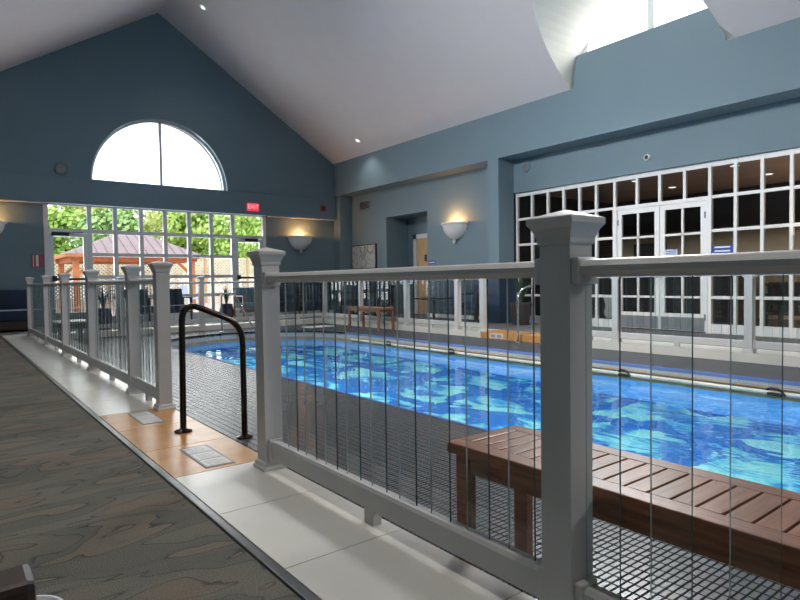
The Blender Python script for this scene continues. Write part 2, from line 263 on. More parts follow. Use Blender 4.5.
# ------------------------------------------------------------------ mesh builder
def tag(o, label=None, cat=None, group=None, kind=None):
    if label: o['label'] = label
    if cat: o['category'] = cat
    if group: o['group'] = group
    if kind: o['kind'] = kind
    return o
def empty(name, loc, label, cat, group=None, rz=0):
    o = bpy.data.objects.new(name, None); C.objects.link(o); o.location = loc; o.rotation_euler = (0, 0, rz); o.empty_display_size = 0.1
    return tag(o, label, cat, group)
def origin(o):
    v = Vector((0, 0, 0))
    while o is not None: v += o.location; o = o.parent
    return v
class MB:
    """collects shapes for ONE mesh; coordinates in the frame of the root (local) or the world (build subtracts the root)"""
    def __init__(s): s.bm = bmesh.new(); s.mi = 0
    def _add(s, vs, fs):
        v = [s.bm.verts.new(p) for p in vs]
        for f in fs:
            try: q = s.bm.faces.new([v[i] for i in f]); q.material_index = s.mi
            except ValueError: pass
        return v
    def box(s, x0, x1, y0, y1, z0, z1, bev=0.0):
        x0, x1 = sorted((x0, x1)); y0, y1 = sorted((y0, y1)); z0, z1 = sorted((z0, z1))
        if bev <= 0:
            s._add([(x0,y0,z0),(x1,y0,z0),(x1,y1,z0),(x0,y1,z0),(x0,y0,z1),(x1,y0,z1),(x1,y1,z1),(x0,y1,z1)],
                   [(0,3,2,1),(4,5,6,7),(0,1,5,4),(1,2,6,5),(2,3,7,6),(3,0,4,7)])
        else:
            b2 = bmesh.new(); bmesh.ops.create_cube(b2, size=1)
            for v in b2.verts: v.co = Vector(((x0+x1)/2+v.co.x*(x1-x0), (y0+y1)/2+v.co.y*(y1-y0), (z0+z1)/2+v.co.z*(z1-z0)))
            bev = min(bev, 0.45*min(x1-x0, y1-y0, z1-z0))
            bmesh.ops.bevel(b2, geom=b2.edges[:], offset=bev, segments=2, profile=0.6, affect='EDGES')
            s.merge(b2)
        return s
    def merge(s, b2, mtx=None):
        mp = {}
        for v in b2.verts: mp[v] = s.bm.verts.new(mtx @ v.co if mtx else v.co)
        for f in b2.faces:
            q = s.bm.faces.new([mp[v] for v in f.verts]); q.material_index = s.mi
        b2.free()
    def beam(s, a, b, w, h, upv=(0, 0, 1)):
        a, b = Vector(a), Vector(b); d = (b-a).normalized(); u = Vector(upv)
        if abs(d.dot(u)) > 0.98: u = Vector((0, 1, 0))
        r = d.cross(u).normalized(); u = r.cross(d)
        vs = [p + r*sx*w/2 + u*sz*h/2 for p in (a, b) for sx, sz in ((-1,-1),(1,-1),(1,1),(-1,1))]
        s._add(vs, [(0,1,2,3),(7,6,5,4),(0,4,5,1),(1,5,6,2),(2,6,7,3),(3,7,4,0)]); return s
    def tube(s, pts, r, n=12, cap=True):
        pts = [Vector(p) for p in pts]; rings = []; prev = None
        for i, p in enumerate(pts):
            d = (pts[min(i+1, len(pts)-1)] - pts[max(i-1, 0)]).normalized()
            if prev is None:
                u = Vector((0, 0, 1)) if abs(d.z) < 0.9 else Vector((1, 0, 0)); u = (u - d*u.dot(d)).normalized()
            else: u = (prev - d*prev.dot(d)).normalized()
            prev = u; w = d.cross(u); rr = r[i] if isinstance(r, (list, tuple)) else r
            rings.append([s.bm.verts.new(p + (u*math.cos(2*PI*k/n)+w*math.sin(2*PI*k/n))*rr) for k in range(n)])
        for A, B in zip(rings, rings[1:]):
            for k in range(n): f = s.bm.faces.new((A[k], A[(k+1)%n], B[(k+1)%n], B[k])); f.material_index = s.mi
        if cap:
            s.bm.faces.new(rings[0][::-1]).material_index = s.mi; s.bm.faces.new(rings[-1]).material_index = s.mi
        return s
    def lathe(s, prof, c, n=24, a0=0.0, a1=2*PI, sx=1.0, sy=1.0):
        full = abs(a1-a0-2*PI) < 1e-6; m = n if full else n+1; rings = []
        for r, z in prof:
            rings.append([s.bm.verts.new((c[0]+sx*r*math.cos(a0+(a1-a0)*k/n), c[1]+sy*r*math.sin(a0+(a1-a0)*k/n), c[2]+z)) for k in range(m)])
        for A, B in zip(rings, rings[1:]):
            for k in range(n):
                try: s.bm.faces.new((A[k], A[(k+1)%m], B[(k+1)%m], B[k])).material_index = s.mi
                except ValueError: pass
        return s
    def prism(s, poly, axis, a, b):
        def P(u, v, w): return {'X': (w, u, v), 'Y': (u, w, v), 'Z': (u, v, w)}[axis]
        n = len(poly); vs = [P(u, v, a) for u, v in poly] + [P(u, v, b) for u, v in poly]
        s._add(vs, [tuple(range(n))[::-1], tuple(range(n, 2*n))] + [(i, (i+1)%n, n+(i+1)%n, n+i) for i in range(n)]); return s
    def sq(s, cx, cy, prof):
        """square loft: prof = (half width, z)"""
        rings = [[s.bm.verts.new((cx+a*h, cy+b*h, z)) for a, b in ((-1,-1),(1,-1),(1,1),(-1,1))] for h, z in prof]
        for A, B in zip(rings, rings[1:]):
            for k in range(4): s.bm.faces.new((A[k], A[(k+1)%4], B[(k+1)%4], B[k])).material_index = s.mi
        s.bm.faces.new(rings[0][::-1]); s.bm.faces.new(rings[-1]); return s
    def sheet(s, quads, axis, pos, thick):
        """flat wall from 2D quads (u,v), given thickness along axis"""
        b2 = bmesh.new()
        def P(u, v): return {'X': (pos, u, v), 'Y': (u, pos, v), 'Z': (u, v, pos)}[axis]
        for q in quads: b2.faces.new([b2.verts.new(P(*p)) for p in q])
        bmesh.ops.remove_doubles(b2, verts=b2.verts, dist=1e-5)
        e = bmesh.ops.extrude_face_region(b2, geom=b2.faces[:])
        dv = Vector({'X': (thick, 0, 0), 'Y': (0, thick, 0), 'Z': (0, 0, thick)}[axis])
        for g in e['geom']:
            if isinstance(g, bmesh.types.BMVert): g.co += dv
        bmesh.ops.recalc_face_normals(b2, faces=b2.faces)
        s.merge(b2); return s
    def build(s, name, m, parent=None, smooth=None, kind=None, label=None, world=True, recalc=True):
        if recalc: bmesh.ops.recalc_face_normals(s.bm, faces=s.bm.faces)
        me = bpy.data.meshes.new(name); off = origin(parent) if (parent is not None and world) else Vector((0, 0, 0))
        if off.length > 0:
            for v in s.bm.verts: v.co -= off
        s.bm.to_mesh(me); s.bm.free()
        for mm in (m if isinstance(m, (list, tuple)) else [m]): me.materials.append(mm)
        if smooth:
            me.polygons.foreach_set('use_smooth', [True]*len(me.polygons)); me.set_sharp_from_angle(angle=math.radians(smooth))
        o = bpy.data.objects.new(name, me); C.objects.link(o)
        if parent is not None: o.parent = parent
        if kind: o['kind'] = kind
        if label: o['label'] = label
        return o
def copy_tree(o, parent=None):
    c = o.copy(); C.objects.link(c)
    if parent is not None: c.parent = parent
    for ch in list(o.children): copy_tree(ch, c)
    return c
def struct(mb, name, m, **k): return mb.build(name, m, kind='structure', **k)
def centred(o):
    """put a one-mesh thing's origin at its base centre"""
    vs = o.data.vertices; xs = [v.co for v in vs]
    c = Vector(((min(v.x for v in xs)+max(v.x for v in xs))/2, (min(v.y for v in xs)+max(v.y for v in xs))/2, min(v.z for v in xs)))
    for v in vs: v.co -= c
    o.location = c; return o
def text(name, body, size, loc, rot, m, parent=None, depth=0.002):
    cu = bpy.data.curves.new(name, 'FONT'); cu.body = body; cu.size = size; cu.align_x = 'CENTER'; cu.align_y = 'CENTER'; cu.extrude = depth
    o = bpy.data.objects.new(name, cu); C.objects.link(o)
    dg = bpy.context.evaluated_depsgraph_get(); me = bpy.data.meshes.new_from_object(o.evaluated_get(dg))
    bpy.data.objects.remove(o); me.materials.clear(); me.materials.append(m)
    o = bpy.data.objects.new(name, me); C.objects.link(o); o.rotation_euler = rot
    if parent is not None: o.parent = parent; o.location = Vector(loc)-origin(parent)
    else: o.location = loc
    return o

# ------------------------------------------------------------------ the shell
YF, Y2, YB = 14.70, 14.85, -4.6
XR, XW, XG = 9.03, 9.50, 9.56          # band face, wall / header face, window wall
XE = -0.55                             # left eave
RX, ZE, SL = 4.24, 4.30, 0.639         # ridge X, eave height, slope
DK = -0.11                             # pool deck level
XP = 7.40                              # edge of the right platform
E_ = 0.050                              # edge tile width
YP = 12.62                             # edge of the far platform
PX0, PX1, PYC, PR = 2.87, 6.30, 9.92, 1.715
PXC = (PX0+PX1)/2; PY0 = -2.6; WZ = -0.285
def zroof(x): return ZE + (XR-x)*SL if x >= RX else ZE + (x-XE)*SL
zroof_top = zroof(RX)

# floors
struct(MB().box(-1.75, 0.775, YB, Y2, -0.14, 0), 'floor', M['carpet'])
struct(MB().box(0.775, 0.822, YB, YP, -0.14, -0.006), 'trim_bed', M['grout'])
struct(MB().box(0.782, 0.814, YB, YP, -0.10, 0.005, 0.004), 'trim_1', M['alum'])
def tile_strip(name, x0, x1, ys, m, gap=0.004, riser=None):
    mb = MB()
    for a, b in zip(ys, ys[1:]): mb.box(x0, x1, a+gap/2, b-gap/2, -0.01, 0.0, 0.0015)
    return struct(mb, name, m)
XT0, XT1 = 0.822, 1.29
near_seams = [2.79-0.56*k for k in range(0, 14)][::-1]
tile_strip('tile_border_near', XT0, XT1, near_seams, M['beige'])
tile_strip('tile_border_gate', XT0, XT1, [2.79, 3.33, 3.89, 4.46], M['orange'])
tile_strip('tile_border_left', XT0, XT1, [4.46+0.56*k for k in range(0, 15)]+[YP], M['beige'])
struct(MB().box(XT0, XT1-0.002, YB, YP, -0.14, -0.010), 'tile_bed_left', M['grout'])
# right platform: beige border with its riser, orange at the gate, grey carpet beyond
tile_strip('tile_border_right', XP, XP+0.5, [YB+0.56*k for k in range(0, 18)]+[5.52], M['beige'])
tile_strip('tile_border_right_gate', XP, XP+0.5, [5.52, 6.1, 6.68, 7.24], M['orange'])
tile_strip('tile_border_right_far', XP, XP+0.5, [7.24+0.56*k for k in range(0, 10)]+[YP+0.4], M['beige'])
mb = MB()
for a, b in ((YB, 5.52), (7.24, YP+0.0)): mb.box(XP-0.008, XP, a, b, DK, 0)
struct(mb, 'step_riser_right', M['beige'])
struct(MB().box(XP-0.008, XP, 5.52, 7.24, DK, 0), 'step_riser_gate', M['orange'])
struct(MB().box(XP, XP+0.5, YB, YP+0.4, -0.14, -0.010), 'tile_bed_right', M['grout'])
struct(MB().box(XP+0.5, 11.2, YB, YP+0.4, -0.14, 0), 'floor_right', M['carpet_far'])
# far platform
struct(MB().box(XT0, XP, YP, YP+0.4, -0.14, 0, 0.0), 'tile_border_far', M['beige'])
struct(MB().box(0.775, 11.2, YP+0.4, Y2+0.2, -0.14, 0), 'floor_far', M['carpet_far'])
# deck round the pool
ARC = [(PXC+PR*math.cos(a), PYC+PR*math.sin(a)) for a in [PI - PI*k/40 for k in range(41)]]
q = [[(XT1, YB), (PX0-0.035, YB), (PX0-0.035, PYC), (XT1, PYC)], [(PX0, YB), (PX1, YB), (PX1, PY0), (PX0, PY0)]]
q.append([(XT1, PYC), (PX0, PYC), (PX0, YP), (XT1, YP)])
for (xa, ya), (xb, yb) in zip(ARC, ARC[1:]): q.append([(xa, ya), (xb, yb), (xb, YP), (xa, YP)])
struct(MB().sheet(q, 'Z', DK, -0.05), 'pool_deck', M['mosaic'])
struct(MB().sheet([[(PX1+E_, YB), (XP-0.008, YB), (XP-0.008, YP), (PX1+E_, YP)]], 'Z', DK, -0.05), 'pool_deck_right', M['deckdark'])
# edge tile
mb = MB(); mb.box(PX1, PX1+E_, PY0, PYC, DK-0.031, DK+0.004)
struct(mb, 'pool_edge_tile_right', M['bluetile'])
mb = MB(); mb.box(PX0-0.035, PX0, PY0, PYC, DK-0.031, DK+0.004)
struct(mb, 'pool_edge_tile_near', M['bluetile'])
# dark coping line round the apse
mb = MB()
for (xa, ya), (xb, yb) in zip(ARC, ARC[1:]):
    f = 1+0.06/PR
    oa, ob = (PXC+(xa-PXC)*f, PYC+(ya-PYC)*f), (PXC+(xb-PXC)*f, PYC+(yb-PYC)*f)
    z0, z1 = DK-0.031, DK+0.004
    vs = [(xa,ya,z0),(xb,yb,z0),(ob[0],ob[1],z0),(oa[0],oa[1],z0),(xa,ya,z1),(xb,yb,z1),(ob[0],ob[1],z1),(oa[0],oa[1],z1)]
    mb._add(vs, [(0,3,2,1),(4,5,6,7),(0,1,5,4),(1,2,6,5),(2,3,7,6),(3,0,4,7)])
struct(mb, 'pool_edge_tile_apse', M['deckdark'])
# basin
OUT = [(PX0, PY0)] + ARC + [(PX1, PY0)]
def ring_wall(name, z0, z1, m, off=0.0):
    mb = MB(); n = len(OUT)
    for i in range(n):
        (xa, ya), (xb, yb) = OUT[i], OUT[(i+1) % n]
        mb._add([(xa, ya, z0), (xb, yb, z0), (xb, yb, z1), (xa, ya, z1)], [(0, 1, 2, 3)])
    return struct(mb, name, m, recalc=False)
ring_wall('pool_gutter_face', -0.235, DK-0.031, M['facetile'])
ring_wall('pool_gutter_band', WZ-0.03, -0.235, M['tanband'])
ring_wall('pool_basin_wall', -1.35, WZ-0.03, M['poolwall'])
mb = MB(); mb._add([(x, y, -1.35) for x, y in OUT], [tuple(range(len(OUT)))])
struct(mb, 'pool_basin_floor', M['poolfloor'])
mb = MB(); mb._add([(x, y, WZ) for x, y in OUT], [tuple(range(len(OUT)))[::-1]])
wt = mb.build('pool_water', M['water'], recalc=False)
tag(wt, 'clear rippling blue water filling the indoor pool', 'water', kind='stuff')

# far gable wall with its lunette
LCX, LCZ, LR = 4.27, 3.27, 1.58
def lun(y_or_x, c, z0, r): d = r*r-(y_or_x-c)**2; return z0 + (math.sqrt(d) if d > 0 else 0)
xs = [-1.75, XE, XR, 11.2] + [LCX-LR*math.cos(PI*k/40) for k in range(41)] + [RX]
xs = sorted(set(round(x, 5) for x in xs))
quads = []
zb = 2.72
for a, b in zip(xs, xs[1:]):
    if a < XE-1e-4 or b > XR+1e-4: continue
    if a >= LCX-LR-1e-4 and b <= LCX+LR+1e-4:
        quads.append([(a, zb), (b, zb), (b, LCZ), (a, LCZ)])
        quads.append([(a, lun(a, LCX, LCZ, LR)), (b, lun(b, LCX, LCZ, LR)), (b, zroof(b)), (a, zroof(a))])
    else: quads.append([(a, zb), (b, zb), (b, zroof(b)), (a, zroof(a))])
quads.append([(-1.75, zb), (XE, zb), (XE, ZE), (-1.75, ZE)]); quads.append([(XR, zb), (11.2, zb), (11.2, 4.0), (XR, 4.0)])
struct(MB().sheet(quads, 'Y', YF, 0.42), 'wall_far_gable', M['blue'])
# lower wall under the header, either side of the window bank
WX0, WX1, WZT = 1.76, 6.95, 2.72
struct(MB().sheet([[(-1.75, 0), (WX0, 0), (WX0, zb+0.1), (-1.75, zb+0.1)]], 'Y', Y2, 0.27), 'wall_far_left', M['blue'])
struct(MB().sheet([[(WX1, 0), (9.7, 0), (9.7, zb+0.1), (WX1, zb+0.1)]], 'Y', Y2, 0.27), 'wall_far_right', M['blue'])
# projecting header beam
struct(MB().box(-1.75, XR, YF-0.05, YF+0.02, 2.70, 3.27, 0.006), 'trim_2', M['blue'])
mb = MB().box(-1.7, WX0-0.02, YF-0.03, YF+0.06, 2.682, 2.702).box(WX1+0.02, XR, YF-0.03, YF+0.06, 2.682, 2.702)
struct(mb, 'trim_3', M['frame'])
struct(MB().box(WX1, XW, Y2-0.012, Y2, 0, 0.95), 'wainscot_far', M['navy'])
# corner pilaster
struct(MB().box(9.10, XW, 14.50, 14.86, 0, 3.37, 0.004), 'corner_pilaster', M['blue'])

# lunette window
def lunette(name, cx, cz, r, axis, pos, sill, mull, w=0.05, depth=0.06):
    fr = MB(); n = 40
    a_s = math.asin(max(-1, min(1, (sill-cz)/r)))
    angs = [a_s + (PI-2*a_s)*k/n for k in range(n+1)]
    def P(u, v, d): return (u, pos+d, v) if axis == 'Y' else (pos+d, u, v)
    ro, ri = r, r-w
    for a, b in zip(angs, angs[1:]):
        pts = [(cx+q_*math.cos(t), cz+q_*math.sin(t)) for t in (a, b) for q_ in (ri, ro)]
        vs = [P(u, v, d) for d in (0, depth) for u, v in pts]
        fr._add(vs, [(0,1,3,2),(4,6,7,5),(0,2,6,4),(1,5,7,3),(0,4,5,1),(2,3,7,6)])
    hw = r*math.cos(a_s)
    def B(u0, u1, v0, v1):
        if axis == 'Y': fr.box(u0, u1, pos, pos+depth, v0, v1)
        else: fr.box(pos, pos+depth, u0, u1, v0, v1)
    B(cx-hw, cx+hw, sill-w*0.5, sill+w*0.6)
    B(mull-w*0.55, mull+w*0.55, sill, lun(mull, cx, cz, r)-w*0.5)
    o = struct(fr, name, M['frame'])
    g = MB(); pts = [(cx+(r-w*0.5)*math.cos(t), cz+(r-w*0.5)*math.sin(t)) for t in angs]
    g._add([P(u, v, depth*0.5) for u, v in pts], [tuple(range(len(pts)))])
    g.build('glass_pane', M['pane'], o)
    return o
lunette('window_1', LCX, LCZ, LR, 'Y', YF+0.12, LCZ, 4.25, w=0.055)

# window bank with its two doors
FRX = [2.66, 3.20, 3.77, 4.32, 4.90, 5.46, 6.03]
ROWS = [0.15, 0.62, 1.09, 1.60, 2.12, 2.68]
fb = 0.045
mb = MB(); Yw0, Yw1 = Y2, Y2+0.08
mb.box(WX0, WX1, Yw0-0.02, Yw1, ROWS[-1], 2.76); mb.box(WX0, WX0+0.09, Yw0-0.02, Yw1, 0, 2.70); mb.box(WX1-0.09, WX1, Yw0-0.02, Yw1, 0, 2.70)
for x in FRX: mb.box(x-fb, x+fb, Yw0, Yw1-0.003, 0, 2.695)
mb.box(WX0+0.01, WX1-0.01, Yw0+0.006, Yw1-0.006, 2.12-fb, 2.12+fb)
for z in ROWS[1:4]: mb.box(FRX[0], FRX[-1], Yw0+0.006, Yw1-0.006, z-fb*0.9, z+fb*0.9)
mb.box(FRX[0], FRX[-1], Yw0+0.006, Yw1-0.006, 0.002, 0.19)
w2 = struct(mb, 'window_2', M['frame'])
mb = MB(); mb._add([(WX0, Yw0+0.04, 2.12), (WX1, Yw0+0.04, 2.12), (WX1, Yw0+0.04, 2.7), (WX0, Yw0+0.04, 2.7)], [(0,1,2,3)])
mb._add([(FRX[0], Yw0+0.04, 0.17), (FRX[-1], Yw0+0.04, 0.17), (FRX[-1], Yw0+0.04, 2.12), (FRX[0], Yw0+0.04, 2.12)], [(0,1,2,3)])
mb.build('glass_pane', M['pane'], w2)
def patio_door(name, x0, x1, hinge_right):
    mb = MB(); st = 0.085; y0, y1 = Yw0+0.005, Yw0+0.06
    mb.box(x0, x0+st, y0, y1, 0.01, 2.07); mb.box(x1-st, x1, y0, y1, 0.01, 2.07); mb.box(x0+st, x1-st, y0, y1, 1.99, 2.07); mb.box(x0+st, x1-st, y0, y1, 0.01, 0.12)
    o = struct(mb, name, M['frame'])
    MB().box(x0+st, x1-st, y0+0.02, y0+0.03, 0.30, 1.99).build('glass_pane', M['pane'], o)
    MB().box(x0+st, x1-st, y0+0.005, y0+0.045, 0.12, 0.30).build('kick_panel', M['grey'], o)
    MB().box(x0+st*0.5, x1-st*0.3, y0-0.055, y0-0.01, 1.02, 1.075, 0.01).box(x0+st*0.5, x0+st*0.5+0.09, y0-0.05, y0+0.01, 1.0, 1.12, 0.008).box(x1-st*0.3-0.06, x1-st*0.3, y0-0.05, y0+0.01, 1.01, 1.09).build('push_bar', M['black'], o)
    c0 = x1-0.50 if hinge_right else x0+0.05
    mb = MB(); mb.box(c0, c0+0.34, y0-0.075, y0, 2.0, 2.085, 0.01)
    ax = (c0, c0-0.24) if hinge_right else (c0+0.34, c0+0.62); mb.beam((ax[0], y0-0.04, 2.07), (ax[1], y0-0.02, 2.09), 0.03, 0.012)
    mb.build('door_closer', M['black'], o)
    return o
patio_door('door_1', WX0+0.095, FRX[0]-0.048, False)
patio_door('door_2', FRX[-1]+0.048, WX1-0.095, True)

# right side: upper band with the arch lip, header, window wall, sconce wall and alcove
DC, DR, DZ = 5.19, 1.335, 4.32
DORM = (5.19, -1.85)
def band_wall(name, X, th):
    q = []; ys = [YB, YF+0.3]
    for c in DORM: ys += [c-DR*0.985, c+DR*0.985]
    ys = sorted(ys)
    for a, b in zip(ys, ys[1:]):
        mid = (a+b)/2; top = 4.86 if any(abs(mid-c) < DR*0.9 for c in DORM) else ZE
        if top > ZE:
            c = min(DORM, key=lambda c: abs(mid-c)); h = math.sqrt(DR**2-(4.86-DZ)**2)
            q.append([(a, 3.38), (b, 3.38), (b, ZE), (a, ZE)]); q.append([(a, ZE), (b, ZE), (c+h, 4.86), (c-h, 4.86)])
        else: q.append([(a, 3.38), (b, 3.38), (b, ZE), (a, ZE)])
    return struct(MB().sheet(q, 'X', X, th), name, M['blue'])
band_wall('wall_right_band', XR, 0.12)
struct(MB().box(XR+0.12, XW+0.3, YB, YF+0.3, 3.38, 3.5), 'soffit_right', M['blue'])
PY1, PY2_ = 8.60, 8.30
struct(MB().box(XW, XW+0.3, YB, PY2_+0.25, 2.70, 3.4), 'wall_right_header', M['blue'])
struct(MB().box(XR+0.002, XW+0.12, PY2_, PY1, 0, 3.385), 'pilaster_right', M['blue'])
struct(MB().box(XR-0.008, XW+0.12, PY2_-0.01, PY1+0.01, 0, 0.95), 'pilaster_wainscot', M['navy'])
AY0, AY1, AZ, AX = 11.10, 12.80, 2.62, 10.25
struct(MB().sheet([[(PY1-0.05, 0), (AY0, 0), (AY0, AZ), (PY1-0.05, AZ)], [(PY1-0.05, AZ), (AY0, AZ), (AY0, 3.4), (PY1-0.05, 3.4)],
                   [(AY0, AZ), (AY1, AZ), (AY1, 3.4), (AY0, 3.4)], [(AY1, 0), (YF+0.2, 0), (YF+0.2, AZ), (AY1, AZ)], [(AY1, AZ), (YF+0.2, AZ), (YF+0.2, 3.4), (AY1, 3.4)]], 'X', XW, 0.12), 'wall_right', M['blue'])
mb = MB(); mb.box(XW+0.12, AX+0.1, AY1, AY1+0.1, 0, 3.2).box(XW+0.12, AX+0.1, AY0-0.9, AY0-0.8, 0, 3.2).box(AX, AX+0.1, AY0-0.8, AY1, 2.14, 3.2).box(AX, AX+0.1, AY0-0.8, 11.34, 0, 2.14).box(AX, AX+0.1, 12.52, AY1, 0, 2.14)
mb.box(XW+0.12, AX+0.1, AY0-0.9, AY1+0.1, AZ, AZ+0.1)
struct(mb, 'wall_alcove', M['blue'])
mb = MB(); mb.box(XW-0.012, XW, PY1+0.01, AY0, 0.09, 0.95).box(XW-0.012, XW, AY1, 14.50, 0.09, 0.95)
struct(mb, 'wainscot_right', M['navy'])
mb = MB(); mb.box(XW-0.02, XW, PY1+0.01, AY0, 0, 0.09).box(XW-0.02, XW, AY1, 14.50, 0, 0.09)
struct(mb, 'baseboard_right', M['white'])
mb = MB(); mb.box(WX1, 9.1, Y2-0.02, Y2, 0, 0.09); struct(mb, 'baseboard_far', M['white'])
# alcove door: white frame, oak leaf
mb = MB(); mb.box(AX-0.03, AX+0.02, 12.42, 12.54, 0, 2.16).box(AX-0.03, AX+0.02, 11.32, 11.44, 0, 2.16).box(AX-0.03, AX+0.02, 11.32, 12.54, 2.04, 2.16)
d3 = struct(mb, 'door_3', M['door_white'])
MB().box(AX+0.0, AX+0.05, 11.44, 12.42, 0.01, 2.04).build('door_leaf', M['oak'], d3)
mb = MB(); mb.box(AX-0.02, AX, 11.9, 12.18, 0.95, 1.02, 0.005)
mb.build('door_handle', M['black'], d3)
mb = MB(); mb.box(AX-0.012, AX, 12.0, 12.09, 1.42, 1.6).box(AX-0.012, AX, 11.72, 11.9, 1.55, 1.61)
mb.build('door_sign', M['black'], d3)

# right window wall: bars, transoms, French doors
RY = [8.28, 7.88, 7.48, 7.10, 6.74, 6.38, 6.00]
RY2 = [4.34, 3.96, 3.59, 3.21, 2.83, 2.45, 2.07, 1.69, 1.31, 0.93, 0.55, 0.17, -0.21, -0.59, -0.97]
RZ = [0.14, 0.57, 1.09, 1.62, 2.15, 2.65]
bw = 0.024
X0, X1 = XG, XG+0.06
mb = MB(); mb.box(X0+0.007, X1-0.007, RY2[-1], RY[0]+0.02, 2.62, 2.72)
for y in RY: mb.box(X0, X1, y-bw, y+bw, 0, 2.7)
for y in RY2: mb.box(X0, X1, y-bw, y+bw, 0, 2.7)
for y in (5.57, 5.16, 4.74): mb.box(X0, X1-0.003, y-bw, y+bw, 2.13, 2.7)
for z in RZ[1:5]:
    mb.box(X0+0.006, X1-0.006, RY[-1], RY[0], z-bw, z+bw); mb.box(X0+0.006, X1-0.006, RY2[-1], RY2[0], z-bw, z+bw)
mb.box(X0+0.006, X1-0.006, RY[-1], RY[0]+0.02, 0.002, 0.15); mb.box(X0+0.006, X1-0.006, RY2[-1], RY2[0], 0.002, 0.15)
mb.box(X0-0.01, X1, RY[-1]-0.05, RY[-1]+0.03, 0, 2.16); mb.box(X0-0.01, X1, RY2[0]-0.03, RY2[0]+0.05, 0, 2.16); mb.box(X0-0.004, X1-0.009, RY2[0], RY[-1], 2.11, 2.17)
w3 = struct(mb, 'window_3', M['door_white'])
mb = MB()
for y0, y1, z0, z1 in ((RY[-1], RY[0], 0.14, 2.65), (RY2[-1], RY2[0], 0.14, 2.65), (RY2[0], RY[-1], 2.16, 2.65)):
    mb._add([(X0+0.03, y0, z0), (X0+0.03, y1, z0), (X0+0.03, y1, z1), (X0+0.03, y0, z1)], [(0,1,2,3)])
mb.build('glass_pane', M['roompane'], w3)
def french(name, y0, y1, handle_side):
    st = 0.085; mb = MB(); a, b = X0+0.002, X0+0.05
    mb.box(a, b, y0, y0+st, 0.02, 2.105).box(a, b, y1-st, y1, 0.02, 2.105).box(a, b, y0+st, y1-st, 2.02, 2.105).box(a, b, y0+st, y1-st, 0.02, 0.30)
    ym = (y0+y1)/2; mb.box(a+0.005, b-0.005, ym-0.018, ym+0.018, 0.3, 2.02)
    for z in (0.57, 1.09, 1.60): mb.box(a+0.005, b-0.005, y0+st, y1-st, z-0.018, z+0.018)
    o = struct(mb, name, M['door_white'])
    mb = MB(); mb._add([(a+0.025, y0+st, 0.3), (a+0.025, y1-st, 0.3), (a+0.025, y1-st, 2.02), (a+0.025, y0+st, 2.02)], [(0,1,2,3)]); mb.build('glass_pane', M['roompane'], o)
    MB().box(a-0.006, a, y0+0.02, y1-0.02, 0.03, 0.24).build('kick_plate', M['grey'], o)
    yh = y0+0.04 if handle_side < 0 else y1-0.04
    MB().box(a-0.05, a-0.03, yh-0.012-0.10*(handle_side > 0), yh+0.012+0.10*(handle_side < 0), 0.93, 0.955, 0.006).box(a-0.04, a, yh-0.02, yh+0.02, 0.9, 1.0, 0.006).build('door_handle', M['black'], o)
    yh = y1-0.015 if handle_side < 0 else y0+0.015
    mb = MB()
    for z in (0.25, 1.05, 1.88): mb.box(a-0.012, a, yh-0.012, yh+0.012, z-0.05, z+0.05)
    mb.build('hinge', M['grey'], o)
    return o
french('door_4', 5.165, 5.945, -1)
french('door_5', 4.395, 5.155, 1)
struct(MB().box(XW, XG+0.1, RY[0]+0.02, PY2_+0.001, 0, 2.71), 'jamb_right', M['blue'])
struct(MB().box(XG-0.05, XG+0.06, YB, RY2[-1]-0.02, 0, 2.72), 'wall_right_near', M['blue'])
# dim lounge behind the glass
struct(MB().box(13.6, 13.7, YB, 9.3, 0, 2.8), 'lounge_wall_back', M['room_wall'])
struct(MB().box(13.3, 13.6, YB, 8.45, 1.95, 2.76), 'lounge_bulkhead', M['room_dark'])
struct(MB().box(9.66, 13.6, 8.45, 8.55, 0, 2.8), 'lounge_wall_end', M['room_dark'])
struct(MB().box(9.66, 13.7, YB, 8.55, 2.76, 2.86), 'lounge_ceiling', M['room_ceil'])
struct(MB().box(11.2, 13.7, YB, Y2, -0.1, 0), 'lounge_floor', M['room_floor'])
struct(MB().box(9.6, 13.7, YB-0.1, YB, 0, 2.86), 'lounge_wall_near', M['room_dark'])

# sloping ceilings, with arched dormers
def ceiling(name, sgn):
    E = XR if sgn > 0 else XE
    def hole_x(y, c): z = lun(y, c, DZ, DR); return E - sgn*max(0.0, (z-ZE)/SL)
    bm2 = MB(); th = 0.14
    ys = [YB, YF+0.35]
    for c in DORM: ys += [c-DR*math.cos(PI*k/32) for k in range(33)]
    ys = sorted(set(round(y, 5) for y in ys))
    b2 = bmesh.new()
    def V(x, y): return b2.verts.new((x, y, ZE + abs(E-x)*SL))
    for a, b in zip(ys, ys[1:]):
        c = [c for c in DORM if a >= c-DR-1e-4 and b <= c+DR+1e-4]
        ea, eb = (hole_x(a, c[0]), hole_x(b, c[0])) if c else (E, E)
        b2.faces.new([V(RX, a), V(RX, b), V(eb, b), V(ea, a)])
    bmesh.ops.remove_doubles(b2, verts=b2.verts, dist=1e-5)
    e = bmesh.ops.extrude_face_region(b2, geom=b2.faces[:])
    for g in e['geom']:
        if isinstance(g, bmesh.types.BMVert): g.co += Vector((0, 0, th))
    bmesh.ops.recalc_face_normals(b2, faces=b2.faces)
    bm2.merge(b2); return struct(bm2, name, M['ceil'])
ceiling('ceiling', 1); ceiling('ceiling_left', -1)
k_ = [3]
